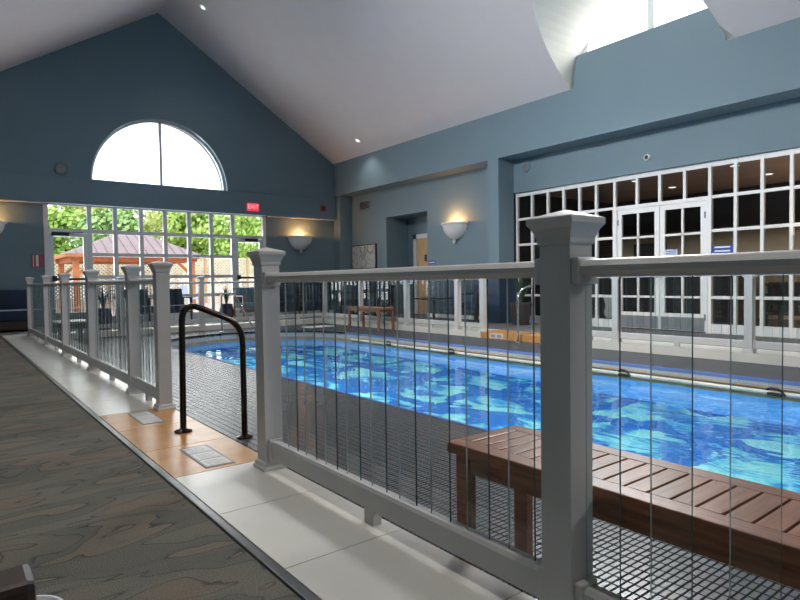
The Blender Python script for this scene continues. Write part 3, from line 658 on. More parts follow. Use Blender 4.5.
for sgn, E in ((1, XR), (-1, XE)):
    for c in DORM:
        mb = MB(); n = 32; xo = E + sgn*0.22
        for i in range(n):
            vs = []
            for rr in (DR, DR+0.1):
                for t in (PI*i/n, PI*(i+1)/n):
                    y, z = c+rr*math.cos(t), DZ+rr*math.sin(t)
                    zi = DZ+DR*math.sin(t)
                    xi = E - sgn*max(0.0, (zi-ZE)/SL)
                    vs += [(xi, y, z), (xo, y, z)]
            mb._add(vs, [(0,1,3,2),(4,6,7,5),(0,4,5,1),(2,3,7,6),(0,2,6,4),(1,5,7,3)])
        struct(mb, 'dormer_vault', M['vault'])
        # wall round the lunette
        wr, wz, wc = 1.15, 4.83, c+0.05
        q = []; yy = sorted(set([round(c-DR*math.cos(PI*k/40), 5) for k in range(41)] + [wc-wr, wc+wr]))
        for a, b in zip(yy, yy[1:]):
            if a >= wc-wr-1e-4 and b <= wc+wr+1e-4:
                q.append([(a, DZ), (b, DZ), (b, wz), (a, wz)])
                ta, tb = lun(a, c, DZ, DR+0.05), lun(b, c, DZ, DR+0.05)
                la, lb = min(ta-0.001, lun(a, wc, wz, wr)), min(tb-0.001, lun(b, wc, wz, wr))
                q.append([(a, la), (b, lb), (b, tb), (a, ta)])
            else: q.append([(a, DZ), (b, DZ), (b, lun(b, c, DZ, DR+0.05)), (a, lun(a, c, DZ, DR+0.05))])
        struct(MB().sheet(q, 'X', E+sgn*0.14, sgn*0.08), 'dormer_end', M['vault'])
        k_[0] += 1
        lunette('window_%d' % k_[0], wc, wz, wr, 'X', E+sgn*0.15-(0.06 if sgn < 0 else 0), wz+0.03, c-0.09, w=0.10)
# left and back walls
band = MB().sheet([[(YB, 2.72), (YF, 2.72), (YF, ZE), (YB, ZE)]], 'X', XE, -0.1); struct(band, 'wall_left_band', M['blue'])
struct(MB().box(-1.75, XE, YB, YF, 2.72, 2.85), 'soffit_left', M['blue'])
struct(MB().box(-1.85, -1.75, YB, Y2+0.27, 0, 2.9), 'wall_left', M['blue'])
q = [[(-1.75, 0), (XE, 0), (XE, ZE), (-1.75, ZE)], [(XE, 0), (RX, 0), (RX, zroof_top), (XE, ZE)], [(RX, 0), (XR, 0), (XR, ZE), (RX, zroof_top)], [(XR, 0), (9.7, 0), (9.7, 3.5), (XR, ZE)]]
struct(MB().sheet(q, 'Y', YB, -0.1), 'wall_back', M['blue'])

# ------------------------------------------------------------------ railings
PW = 0.090
def rail_post(root, x, y, base=0.0):
    h = PW/2
    p = MB().sq(x, y, [(h, base), (h, 0.985)]).build('post', M['rail'], root)
    MB().sq(x, y, [(h+0.003, 0.985), (h+0.006, 0.992), (h+0.006, 1.000), (h+0.009, 1.010), (h+0.015, 1.024), (h+0.024, 1.036), (h+0.024, 1.050), (h+0.020, 1.053), (0.004, 1.072)]).build('post_cap', M['rail'], p)
    MB().sq(x, y, [(h+0.018, base), (h+0.018, base+0.012), (h+0.012, base+0.020), (h+0.010, base+0.034), (h+0.001, base+0.042)]).build('post_base', M['rail'], p)
PROF = [(-0.020, 0.903), (0.020, 0.903), (0.024, 0.912), (0.034, 0.918), (0.036, 0.930), (0.026, 0.942), (0.0, 0.947), (-0.026, 0.942), (-0.036, 0.930), (-0.034, 0.918), (-0.024, 0.912)]
BOT = [(-0.024, 0.058), (0.024, 0.058), (0.024, 0.128), (0.017, 0.140), (-0.017, 0.140), (-0.024, 0.128)]
def span(root, ax, fixed, a, b, phase=None, pitch=0.168, gw=0.092):
    a, b = sorted((a, b)); a2, b2 = a+PW/2, b-PW/2
    def pr(poly, lo, hi): return MB().prism([(fixed+u, v) for u, v in poly], ax, lo, hi)
    pr(PROF, a2, b2).build('top_rail', M['rail'], root, smooth=40)
    mb = pr(BOT, a2, b2); mid = (a2+b2)/2
    if ax == 'Y': mb.box(fixed-0.018, fixed+0.018, mid-0.03, mid+0.03, 0, 0.058)
    else: mb.box(mid-0.03, mid+0.03, fixed-0.018, fixed+0.018, 0, 0.058)
    mb.build('bottom_rail', M['rail'], root)
    for c in (a2, b2):   # rail brackets at the posts
        lo, hi = (c, c+0.022) if c == a2 else (c-0.022, c)
        for wd, za, zc in ((0.042, 0.885, 0.952), (0.034, 0.035, 0.150)):
            if ax == 'Y': MB().box(fixed-wd, fixed+wd, lo, hi, za, zc, 0.006).build('rail_bracket', M['rail'], root)
            else: MB().box(lo, hi, fixed-wd, fixed+wd, za, zc, 0.006).build('rail_bracket', M['rail'], root)
    n = int((b2-a2-0.06)/pitch); st = a2 + ((b2-a2)-((n-1)*pitch+gw))/2 if phase is None else phase
    y = st
    while y + gw < b2-0.01:
        if y > a2+0.01:
            mb = MB(); t = 0.003
            if ax == 'Y': mb.box(fixed-t, fixed+t, y, y+gw, 0.132, 0.906)
            else: mb.box(y, y+gw, fixed-t, fixed+t, 0.132, 0.906)
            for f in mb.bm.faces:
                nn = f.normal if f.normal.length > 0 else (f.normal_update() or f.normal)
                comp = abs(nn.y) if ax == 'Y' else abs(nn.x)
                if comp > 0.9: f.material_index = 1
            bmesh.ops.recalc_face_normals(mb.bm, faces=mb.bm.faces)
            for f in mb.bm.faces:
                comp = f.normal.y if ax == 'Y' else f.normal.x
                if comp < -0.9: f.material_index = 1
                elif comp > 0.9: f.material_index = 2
            mb.build('glass_baluster', [M['bal'], M['baledge'], M['baledge_lit']], root, recalc=False)
        y += pitch
NX = 1.24
r1 = empty('railing', (NX, 0.9, 0), 'greige glass railing in the foreground with the largest post beside the near bench', 'railing')
for y in (2.65, 0.915, -0.84): rail_post(r1, NX, y)
span(r1, 'Y', NX, 0.915, 2.65, phase=1.018); span(r1, 'Y', NX, -0.84, 0.915, phase=0.765-0.168*9)
r2 = empty('railing', (NX, 4.4, 0), 'long greige railing along the carpet edge from the bronze grab rail to the navy sofa', 'railing')
LP = [4.40, 5.22, 6.92, 8.66, 10.36, YP-0.05]
for y in LP: rail_post(r2, NX, y)
for a, b in zip(LP, LP[1:]): span(r2, 'Y', NX, a, b)
FX = [2.80, 4.40, 6.0, 7.45]
r3 = empty('railing', (4.4, YP+0.04, 0), 'white glass railing across the far end of the pool in front of the window bank', 'railing')
for x in FX[:-1]: rail_post(r3, x, YP+0.05)
for a, b in zip([NX]+FX[:-1], FX): span(r3, 'X', YP+0.05, a, b, pitch=0.185)
RXp = 7.47
r4 = empty('railing', (RXp, 9.4, 0), 'white railing behind the far red wooden bench left of the orange gate tiles', 'railing')
RP1 = [YP+0.05, 11.09, 9.40, 7.89, 7.25]
for y in RP1: rail_post(r4, RXp, y)
for a, b in zip(RP1, RP1[1:]): span(r4, 'Y', RXp, a, b)
r5 = empty('railing', (RXp, 2.9, 0), 'white railing in front of the French doors on the far side of the pool', 'railing')
RP2 = [5.50, 4.66, 2.93, 1.20, -0.5]
for y in RP2: rail_post(r5, RXp, y)
for a, b in zip(RP2, RP2[1:]): span(r5, 'Y', RXp, a, b)

# ------------------------------------------------------------------ grab rails
def fillet(pts, r, n=6):
    out = [Vector(pts[0])]
    for a, b, c in zip(pts, pts[1:], pts[2:]):
        a, b, c = Vector(a), Vector(b), Vector(c); u, v = (a-b).normalized(), (c-b).normalized()
        rr = min(r, (a-b).length*0.49, (c-b).length*0.49); p, q_ = b+u*rr, b+v*rr
        for k in range(n+1): t = k/n; out.append(p*(1-t)**2 + b*2*t*(1-t) + q_*t*t)
    out.append(Vector(pts[-1])); return out
def grab(name, x1, z1, x2, z2, y, ztop1, ztop2, m, label, r=0.019):
    o = empty(name, (x1, y, z1), label, 'grab rail')
    MB().tube(fillet([(x1, y, z1), (x1+0.01, y, ztop1), (x2, y+0.02, ztop2), (x2, y+0.02, z2)], 0.13), r, 14).build('rail_tube', m, o, smooth=50)
    for x, z, yy in ((x1, z1, y), (x2, z2, y+0.02)):
        MB().lathe([(0.001, 0.0), (0.052, 0.0), (0.052, 0.008), (0.030, 0.016), (0.022, 0.020), (r, 0.021)], (x, yy, z+0.0005), 20).build('flange', m, o, smooth=40)
    return o
grab('grab_rail', 1.13, 0.0, 1.53, DK, 3.63, 0.80, 0.635, M['dark_metal'], 'bronze grab rail standing on the orange tiles at the gate in the foreground')
grab('grab_rail', 7.64, 0.0, 7.30, DK, 6.29, 0.82, 0.70, M['chrome'], 'silver grab rail at the orange gate tiles across the pool', r=0.017)
o = empty('handrail', (4.57, 11.96, DK), 'slim silver handrail sloping down into the far rounded end of the pool', 'handrail')
MB().tube(fillet([(4.57, 11.96, DK), (4.57, 11.96, 0.685), (4.80, 11.85, 0.70), (4.98, 10.75, -0.42)], 0.07), 0.016, 10).build('rail_tube', M['chrome'], o, smooth=50)
MB().lathe([(0.001, 0), (0.045, 0), (0.045, 0.008), (0.016, 0.02)], (4.57, 11.96, DK+0.005), 16).build('flange', M['chrome'], o, smooth=40)

# floor plaques set in the orange tiles
def plaque(x0, x1, y0, y1, z, label, riser=False):
    if not riser:
        o = empty('floor_plaque', ((x0+x1)/2, (y0+y1)/2, z), label, 'plaque', 'plaques in the orange tiles')
        MB().box(x0, x1, y0, y1, z, z+0.0015).build('frame', M['plaque'], o)
        n = 3; L_ = (y1-y0-0.02)/n
        for k in range(n):
            a = y0+0.012+k*L_; p = MB().box(x0+0.012, x1-0.012, a+0.006, a+L_-0.006, z+0.0015, z+0.0022).build('panel', M['plaque_face'], o)
            mb = MB()
            for j in range(4): mb.box(x0+0.03, x1-0.03-0.02*(j % 2), a+0.02+j*(L_-0.04)/4, a+0.026+j*(L_-0.04)/4, z+0.0022, z+0.0026)
            mb.build('lettering', M['plaque_ink'], p)
plaque(0.985, 1.135, 2.83, 3.25, 0.0008, 'grey three panel plaque set in the orange tile nearest the foreground railing post')
plaque(0.985, 1.13, 3.98, 4.40, 0.0008, 'grey three panel plaque in the orange tile behind the bronze grab rail')
o = empty('step_plaque', (XP-0.008, 6.9, -0.055), 'small white plaque on the orange step riser across the pool', 'plaque')
MB().box(XP-0.013, XP-0.008, 6.72, 7.02, -0.098, -0.012).build('plate', M['plaque_face'], o)
mb = MB()
for a in (6.75, 6.89): mb.box(XP-0.0145, XP-0.013, a, a+0.10, -0.085, -0.03)
mb.build('marking', M['plaque'], o)

# ------------------------------------------------------------------ benches
def bench_parts(root, L_, w, top, base):
    """bench along +Y from y=0 to L_, x from 0 to w"""
    b = 0.062; t = 0.036; z1, z0 = top, top-t
    for x0 in (0, w-b): MB().box(x0, x0+b, 0, L_, z0, z1, 0.004).build('side_board', M['wood'], root, world=False)
    for y0 in (0, L_-b*0.9): MB().box(b, w-b, y0, y0+b*0.9, z0, z1, 0.003).build('end_board', M['wood_end'], root, world=False)
    y = b*0.9+0.006; n = int((L_-2*b*0.9)/0.0605); pitch = (L_-2*b*0.9-0.006)/n
    for k in range(n):
        MB().box(b+0.001, w-b-0.001, y, y+pitch-0.007, z0+0.006, z1-0.0008, 0.002).build('slat', M['wood_end'], root, world=False); y += pitch
    ih = 0.055
    for q_ in ((0.018, 0.043, 0.089, L_-0.089), (w-0.043, w-0.018, 0.089, L_-0.089), (0.052, w-0.052, 0.04, 0.065), (0.052, w-0.052, L_-0.065, L_-0.04)):
        MB().box(*q_, z0-ih, z0+0.004).build('apron', M['wood'] if q_[1]-q_[0] < 0.1 else M['wood_end'], root, world=False)
    for x0 in (0.012, w-0.012-0.036):
        for y0 in (0.03, L_-0.03-0.058):
            MB().box(x0, x0+0.036, y0, y0+0.058, base, z0, 0.004).build('leg', M['wood'], root, world=False)
o = empty('wooden_bench', (1.315, -0.20, 0), 'slatted reddish brown wooden bench behind the foreground glass railing', 'bench', 'wooden benches by the pool')
bench_parts(o, 1.65, 0.345, 0.362, DK)
o2 = empty('wooden_bench', (6.93, 9.62, 0), 'slatted red wooden bench standing across the pool in front of the white railing', 'bench', 'wooden benches by the pool')
bench_parts(o2, 1.20, 0.42, 0.36, DK)

# ------------------------------------------------------------------ wall sconces
def sconce(loc, rz, label):
    """half bowl against a wall; local -Y points into the room"""
    o = empty('wall_sconce', loc, label, 'sconce', 'plaster wall sconces', rz)
    R = 0.40; DP = 0.30
    prof = [(0.001, -0.385), (0.06, -0.382), (0.13, -0.365), (0.20, -0.33), (0.265, -0.275), (0.315, -0.205), (0.35, -0.125), (0.368, -0.06), (0.372, -0.048), (0.392, -0.045), (0.405, -0.032), (0.405, -0.014), (0.395, 0.0), (0.37, 0.0), (0.35, -0.07), (0.29, -0.20), (0.17, -0.31), (0.0, -0.345)]
    MB().lathe(prof, (0, 0, 0), 28, PI, 2*PI, 1.0, DP/R).build('bowl', M['plaster'], o, smooth=50, world=False)
    MB().lathe([(0.001, -0.495), (0.014, -0.488), (0.020, -0.470), (0.034, -0.455), (0.046, -0.432), (0.046, -0.415), (0.034, -0.398), (0.05, -0.388), (0.06, -0.376)], (0, -0.06, 0), 14).build('finial', M['plaster'], o, smooth=50, world=False)
    MB().lathe([(0.001, -0.10), (0.02, -0.09), (0.028, -0.06), (0.02, -0.03), (0.001, -0.02)], (0, -0.11, -0.05), 12).build('bulb', M['bulb'], o, smooth=60, world=False)
    l = bpy.data.lights.new('sconce_glow', 'POINT'); l.energy = 24; l.color = (1.0, 0.45, 0.15); l.shadow_soft_size = 0.05
    lo = bpy.data.objects.new('sconce_glow', l); C.objects.link(lo); lo.parent = o; lo.location = (0, -0.17, 0.02)
    return o
sconce((7.98, Y2-0.001, 2.20), 0, 'white half bowl wall sconce glowing right of the window bank')
sconce((0.70, Y2-0.001, 2.26), 0, 'white half bowl wall sconce cut off by the left edge of the picture')
sconce((XW-0.001, 10.06, 2.235), -PI/2, 'white half bowl wall sconce glowing on the right wall between alcove and pilaster')

# ------------------------------------------------------------------ wall fittings
o = empty('exit_sign', (6.50, YF-0.05, 2.80), 'glowing red exit sign on the beam above the right end of the window bank', 'exit sign')
MB().box(6.34, 6.66, YF-0.095, YF-0.05, 2.80, 3.0, 0.008).build('housing', M['red'], o)
text('lettering', 'EXIT', 0.15, (6.50, YF-0.098, 2.90), (PI/2, 0, 0), M['exit_letters'], o)
o = empty('fire_alarm', (8.63, YF-0.05, 2.93), 'small dark red fire alarm strobe on the beam near the right corner', 'alarm')
MB().box(8.55, 8.71, YF-0.09, YF-0.05, 2.91, 3.08, 0.008).build('housing', M['firered'], o); MB().box(8.60, 8.66, YF-0.105, YF-0.09, 2.95, 3.04, 0.008).build('strobe_lens', M['black'], o)
o = empty('wall_sign', (1.62, Y2-0.001, 1.35), 'small red and white striped sign on the wall left of the patio door', 'sign')
MB().box(1.52, 1.74, Y2-0.012, Y2-0.001, 1.32, 1.58).build('board', M['signred'], o); MB().box(1.60, 1.645, Y2-0.015, Y2-0.012, 1.33, 1.57).box(1.545, 1.56, Y2-0.015, Y2-0.012, 1.33, 1.57).build('stripe', M['ink'], o)
def disc(loc, axis, r, d, m1, m2, name, label, cat):
    o = empty(name, loc, label, cat); x, y, z = loc
    def ring(prof, mm, nm):
        mb = MB().lathe(prof, (0, 0, 0), 20)
        rot = Matrix.Rotation(PI/2, 4, 'X') if axis == 'Y' else Matrix.Rotation(-PI/2, 4, 'Y')
        for v in mb.bm.verts: v.co = rot @ v.co
        mb.build(nm, mm, o, smooth=40, world=False)
    ring([(r, 0), (r, d*0.6), (r*0.9, d), (r*0.66, d)], m1, 'rim'); ring([(r*0.66, d*0.8), (0.001, d*0.9)], m2, 'grille')
disc((2.11, YF-0.001, 3.45), 'Y', 0.13, 0.05, M['blue'], M['grey'], 'wall_speaker', 'small round blue speaker on the gable wall left of the arched window', 'speaker')
disc((XW-0.001, 7.97, 3.20), 'X', 0.11, 0.03, M['blue'], M['grey'], 'wall_speaker', 'round blue speaker on the header beside the pilaster above the right windows', 'speaker')
disc((XW-0.001, 5.33, 2.93), 'X', 0.055, 0.05, M['white'], M['black'], 'security_camera', 'tiny white security camera on the header above the French doors', 'camera')
o = empty('air_vent', (XW-0.001, 13.8, 2.95), 'dark grey air vent high on the right wall near the far corner', 'vent')
MB().box(XW-0.02, XW-0.001, 13.55, 14.05, 2.94, 3.17, 0.004).build('frame', M['grey'], o)
mb = MB()
for k in range(6): mb.beam((XW-0.022, 13.58, 2.972+k*0.034), (XW-0.022, 14.02, 2.972+k*0.034), 0.012, 0.02, (1, 0, 1))
mb.build('louvre', M['room_dark'], o)
o = empty('painting', (XW-0.001, 13.85, 1.25), 'abstract marbled painting hanging on the right wall left of the alcove', 'painting')
MB().box(XW-0.04, XW-0.001, 13.25, 14.45, 1.25, 1.95).build('frame', M['room_dark'], o); MB().box(XW-0.044, XW-0.04, 13.28, 14.42, 1.28, 1.92).build('canvas', M['painting'], o)
o = empty('wall_sign', (XW-0.001, 10.95, 1.33), 'small dark blue sign on the wall beside the alcove door', 'sign')
MB().box(XW-0.012, XW-0.001, 10.80, 11.05, 1.30, 1.40).build('board', M['signblue'], o); MB().box(XW-0.014, XW-0.012, 10.83, 11.02, 1.335, 1.355).build('lettering', M['ink'], o)
o = empty('window_notice', (XG+0.028, 4.15, 1.27), 'dark blue notice on the glass right of the French doors', 'sign')
MB().box(XG+0.02, XG+0.027, 4.0, 4.305, 1.235, 1.385).build('board', M['signblue'], o)
mb = MB()
for z in (1.345, 1.285): mb.box(XG+0.018, XG+0.02, 4.04, 4.27, z, z+0.022)
mb.build('lettering', M['ink'], o)
o = empty('window_notice', (XG-0.002, 4.97, 1.27), 'pale blue notice on the glass of the right French door', 'sign')
MB().box(XG+0.016, XG+0.021, 4.86, 5.07, 1.235, 1.36).build('board', M['signlight'], o)
mb = MB()
for z in (1.325, 1.295, 1.262): mb.box(XG+0.0145, XG+0.016, 4.88, 5.05, z, z+0.012)
mb.build('lettering', M['signblue'], o)
o = MB().tube([(5.95, YF-0.035, 3.285), (9.0, YF-0.035, 3.285)], 0.016, 8).build('conduit_pipe', M['blue'], smooth=50); centred(o)
tag(o, 'thin blue conduit pipe running along the beam right of the arched window', 'pipe')
# recessed ceiling lights
def downlight(x, y, label, power=55):
    z = zroof(x); nrm = Vector((SL if x < RX else -SL, 0, -1)).normalized()
    nrm = Vector((-SL if x > RX else SL, 0, -1)).normalized()
    o = empty('ceiling_light', (x, y, z), label, 'ceiling light', 'recessed ceiling lights')
    rot = Vector((0, 0, 1)).rotation_difference(nrm).to_matrix().to_4x4()
    for prof, m_, nm in (([(0.055, 0.002), (0.06, 0.008), (0.085, 0.008), (0.09, 0.0)], M['white'], 'trim_ring'), ([(0.001, 0.004), (0.056, 0.004)], M['lamp_on'], 'lens')):
        mb = MB().lathe(prof, (0, 0, 0), 20)
        for v in mb.bm.verts: v.co = rot @ v.co
        mb.build(nm, m_, o, smooth=40, world=False)
    l = bpy.data.lights.new('downlight_beam', 'SPOT'); l.energy = power; l.color = (1.0, 0.95, 0.89); l.spot_size = math.radians(110); l.spot_blend = 0.8; l.shadow_soft_size = 0.06
    lo = bpy.data.objects.new('downlight_beam', l); C.objects.link(lo); lo.parent = o; lo.location = nrm*0.03
    lo.rotation_euler = (0, 0, 0)
downlight(8.62, 12.8, 'small recessed ceiling light low on the right slope near the far corner')
downlight(4.75, 13.1, 'small recessed ceiling light near the ridge at the top edge of the picture')

for y, lb in ((0.6, 'added unseen ceiling light over the carpet walkway nearest the camera'), (3.6, 'added unseen ceiling light over the orange gate tiles'), (7.2, 'added unseen ceiling light over the left railing')):
    downlight(1.0, y, lb, 200 if y < 1 else 100)  # unseen downlights added to brighten the floor along the walkway

# ------------------------------------------------------------------ pool gear
o = empty('pool_pole', (6.27, 5.0, -0.27), 'long pale cleaning pole lying along the gutter of the far pool edge', 'pole')
MB().tube([(6.255, 9.62, -0.225), (6.255, 0.3, -0.225)], 0.020, 10).build('pole_tube', M['poolpole'], o, smooth=50)
MB().tube([(6.285, 9.3, -0.19), (6.283, 6.0, -0.19), (6.285, 3.0, -0.187), (6.283, 0.4, -0.19)], 0.008, 8).build('hose', M['polerust'], o, smooth=50)
for y in (8.40, 6.75, 4.70, 3.80, 2.22):
    mb = MB(); mb.box(6.225, 6.296, y-0.07, y+0.07, -0.25, -0.215, 0.012); mb.tube(fillet([(6.22, y-0.09, -0.235), (6.25, y-0.04, -0.185), (6.26, y+0.05, -0.175), (6.27, y+0.10, -0.22)], 0.03), 0.012, 8)
    mb.build('clip', M['black'], o, smooth=40)
o = MB().box(6.35, 7.0, 11.45, 11.85, DK, DK+0.012, 0.004).build('white_slab', M['white']); centred(o); tag(o, 'white flat lid on the deck at the far corner of the pool', 'slab')  # thin flat white slab laid on the deck

# unseen underwater lamps added in the near pool wall to brighten the pool
for y, lb in ((0.6, 'added underwater lamp in the near pool wall below the foreground bench'), (3.4, 'added underwater lamp in the near pool wall below the foreground railing'), (6.4, 'added underwater lamp in the near pool wall past the orange tiles'), (9.0, 'added underwater lamp in the near pool wall by the rounded end')):
    o = empty('added_pool_lamp', (PX0+0.005, y, -0.75), lb, 'pool lamp', 'added underwater lamps')
    for prof, m_, nm in (([(0.10, 0.0), (0.12, 0.006), (0.12, 0.02), (0.095, 0.025)], M['chrome'], 'bezel'), ([(0.001, 0.018), (0.096, 0.018)], M['lamp_on'], 'lens')):
        mb = MB().lathe(prof, (0, 0, 0), 20)
        for v in mb.bm.verts: v.co = Matrix.Rotation(PI/2, 4, 'Y') @ v.co
        mb.build(nm, m_, o, smooth=40, world=False)
    l = bpy.data.lights.new('added_pool_beam', 'AREA'); l.shape = 'DISK'; l.size = 0.2; l.energy = 60; l.color = (0.86, 0.96, 1.0)
    lo = bpy.data.objects.new('added_pool_beam', l); C.objects.link(lo); lo.parent = o; lo.location = (0.03, 0, 0); lo.rotation_euler = (0, -PI/2, 0)

# ------------------------------------------------------------------ furniture and plants
def leaves(mb, c, n, h, spread, w=0.03, seed=0):
    rnd = random.Random(seed)
    for k in range(n):
        a = rnd.uniform(0, 2*PI); l = h*rnd.uniform(0.55, 1.0); lean = rnd.uniform(0.05, spread); pts = []; m = 6
        d = Vector((math.cos(a), math.sin(a), 0)); s_ = Vector((-d.y, d.x, 0))
        for i in range(m+1):
            t = i/m; pts.append((Vector(c) + d*(lean*t*t + 0.02) + Vector((0, 0, l*(t-0.25*lean*t*t/max(h, 0.1)))), w*math.sin(PI*min(1, 0.12+t*0.88))*0.5+0.002))
        for (p, a1), (q_, b1) in zip(pts, pts[1:]):
            mb._add([p-s_*a1, p+s_*a1, q_+s_*b1, q_-s_*b1, p+d*0.004, q_+d*0.004], [(0,1,4),(4,1,2,5),(0,4,5,3),(5,2,3)])
def potted(loc, r, h, leafh, spread, label, pm, n=14, seed=1, bulge=True, w=0.04):
    o = empty('potted_plant', loc, label, 'plant'); x, y, z = loc
    prof = [(0.001, 0), (r*0.6, 0), (r*0.95, h*0.35), (r, h*0.6), (r*0.82, h*0.9), (r*0.88, h), (r*0.74, h), (r*0.70, h*0.9)] if bulge else [(0.001, 0), (r*0.72, 0), (r, h*0.92), (r*1.06, h*0.92), (r*1.06, h), (r*0.92, h), (r*0.9, h*0.9)]
    MB().lathe(prof, (x, y, z), 20).build('pot', pm, o, smooth=40)
    MB().lathe([(0.001, h*0.91), (r*0.9 if not bulge else r*0.72, h*0.90)], (x, y, z), 20).build('soil', M['soil'], o)
    mb = MB(); leaves(mb, (x, y, z+h*0.9), n, leafh, spread, w, seed); mb.build('foliage', M['leaf'], o, recalc=False)
potted((2.62, 13.45, 0), 0.17, 0.42, 0.52, 0.22, 'spiky plant in a dark blue pot left of the window armchairs', M['pot'], 16, 3)
potted((5.32, 13.6, 0), 0.17, 0.42, 0.50, 0.12, 'spiky plant in a dark blue pot in front of the right patio door', M['pot'], 12, 5)
o = potted((9.0, 7.70, 0), 0.21, 0.44, 0.85, 0.42, 'leafy plant in a tall brown planter beside the pilaster', M['brownpot'], 20, 9, bulge=False, w=0.05)

def armchair(loc, rz, label, cush, frame, group, W_=0.62):
    o = empty('armchair', loc, label, 'armchair', group, rz); w = W_/2
    mb = MB(); mb.box(-w, w, -0.30, 0.30, 0.26, 0.30, 0.004); mb.build('seat_frame', frame, o, world=False)
    for sx in (-1, 1):
        for y in (-0.29, 0.27): MB().box(sx*w-0.02, sx*w+0.02, y, y+0.04, 0, 0.58 if y < 0 else 0.60, 0.003).build('leg', frame, o, world=False)
        MB().box(sx*w-0.03, sx*w+0.03, -0.31, 0.32, 0.58, 0.61, 0.006).build('armrest', frame, o, world=False)
    MB().box(-w+0.025, w-0.025, -0.30, 0.27, 0.30, 0.43, 0.03).build('seat_cushion', cush, o, smooth=40, world=False)
    mb = MB()
    for k in range(3):
        x0 = -w+0.03+k*(W_-0.06)/3; mb.box(x0, x0+(W_-0.06)/3-0.004, 0.17, 0.29, 0.42, 0.80, 0.03)
    for v in mb.bm.verts: v.co.y += (v.co.z-0.42)*0.18
    mb.build('back_cushion', cush, o, smooth=40, world=False)
    mb = MB(); mb.box(-w, w, 0.30, 0.325, 0.30, 0.34)
    for k in range(5): mb.beam((-w+0.06+k*(W_-0.12)/4, 0.31, 0.30), (-w+0.06+k*(W_-0.12)/4, 0.385, 0.76), 0.03, 0.015, (0, 1, 0))
    mb.box(-w, w, 0.365, 0.39, 0.74, 0.78); mb.build('back_frame', frame, o, world=False)
    return o
GA = 'navy armchairs by the window bank'
armchair((3.38, 13.75, 0), 0, 'navy cushioned dark armchair in front of the window bank, left of its twin', M['navyfab'], M['black'], GA)
armchair((4.12, 13.70, 0), 0.0, 'navy cushioned dark armchair in front of the window bank, right of its twin', M['navyfab'], M['black'], GA)
GB = 'armchairs in the far right corner'
armchair((5.9, 13.5, 0), 0, 'teal cushioned armchair with wooden arms behind the far railing, near the foreground post', M['tealfab'], M['wood'], GB)
armchair((6.85, 13.9, 0), 0, 'navy armchair under the glowing far sconce behind the far railing', M['navyfab'], M['darkwood'], GB)
armchair((7.85, 13.9, 0), -0.2, 'navy armchair closest to the far corner behind the white railing', M['navyfab'], M['darkwood'], GB)
armchair((8.95, 13.55, 0), -PI/2, 'dark armchair against the right wall under the painting', M['navyfab'], M['darkwood'], GB)
armchair((8.95, 12.55, 0), -PI/2, 'dark armchair in front of the alcove on the right side', M['navyfab'], M['black'], GB)
armchair((9.0, 8.95, 0), -PI/2, 'dark armchair against the navy wainscot left of the pilaster', M['navyfab'], M['black'], GB)
def round_table(loc, r, h, label):
    o = empty('side_table', loc, label, 'table'); x, y, z = loc
    MB().lathe([(0.001, h-0.03), (r*0.96, h-0.03), (r, h-0.015), (r, h-0.006), (r*0.98, h), (0.001, h)], loc, 28).build('tabletop', M['black'], o, smooth=40)
    MB().lathe([(0.03, 0.03), (0.028, h*0.5), (0.03, h-0.03)], loc, 12).build('pedestal', M['black'], o, smooth=40)
    MB().lathe([(0.001, 0), (r*0.55, 0), (r*0.55, 0.012), (0.05, 0.035), (0.03, 0.04)], loc, 24).build('base', M['black'], o, smooth=40)
round_table((8.5, 9.75, 0), 0.44, 0.52, 'round black pedestal table behind the white railing below the right sconce')
# sofa on the far left
o = empty('sofa', (0.55, 14.2, 0), 'navy sofa against the far wall at the left edge of the picture', 'sofa')
MB().box(-0.35, 1.42, 13.85, 14.75, 0.04, 0.22, 0.01).build('base', M['darkwood'], o)
MB().box(-0.35, 1.42, 13.80, 14.50, 0.22, 0.44, 0.04).build('seat_cushion', M['navyfab'], o, smooth=40)
MB().box(-0.35, 1.42, 14.45, 14.78, 0.40, 0.84, 0.04).build('backrest', M['navyfab'], o, smooth=40)
MB().tube([(-0.3, 13.795, 0.43), (1.38, 13.795, 0.43)], 0.008, 6).build('piping', M['signlight'], o)
for x in (-0.3, 1.33): 
    for y in (13.9, 14.66): MB().box(x, x+0.05, y, y+0.05, 0, 0.045).build('foot', M['black'], o)
# low table by the left railing
o = empty('coffee_table', (1.74, 11.7, DK), 'low dark table with a tan top just inside the left railing', 'table')
MB().box(1.48, 2.02, 11.4, 12.1, 0.25, 0.285, 0.006).build('tabletop', M['tabletop'], o)
MB().box(1.52, 1.98, 11.44, 12.06, 0.16, 0.25).build('apron', M['black'], o)
for x in (1.52, 1.93):
    for y in (11.44, 12.01): MB().box(x, x+0.05, y, y+0.05, DK, 0.17).build('leg', M['black'], o)
# dark wooden armchair beside the camera (only its arm shows) and a round white table
o = empty('wooden_armchair', (-0.25, 1.0, 0), 'dark brown wooden armchair whose armrest end shows at the bottom left corner', 'armchair')
ax, ay = 0.066, 0.695
for y in (ay, ay+0.54): MB().box(ax-0.56, ax, y, y+0.058, 0.565, 0.600, 0.008).build('armrest', M['darkwood'], o)
for x in (ax-0.16, ax-0.56):
    for y in (ay+0.006, ay+0.546): MB().box(x, x+0.045, y, y+0.046, 0, 0.57, 0.004).build('leg', M['darkwood'], o)
MB().box(ax-0.56, ax-0.10, ay+0.05, ay+0.55, 0.34, 0.38, 0.005).build('seat_frame', M['darkwood'], o)
MB().box(ax-0.52, ax-0.10, ay+0.07, ay+0.53, 0.38, 0.46, 0.03).build('seat_cushion', M['navyfab'], o, smooth=40)
MB().box(ax-0.60, ax-0.56, ay+0.01, ay+0.59, 0.36, 0.9, 0.01).build('backrest', M['darkwood'], o)
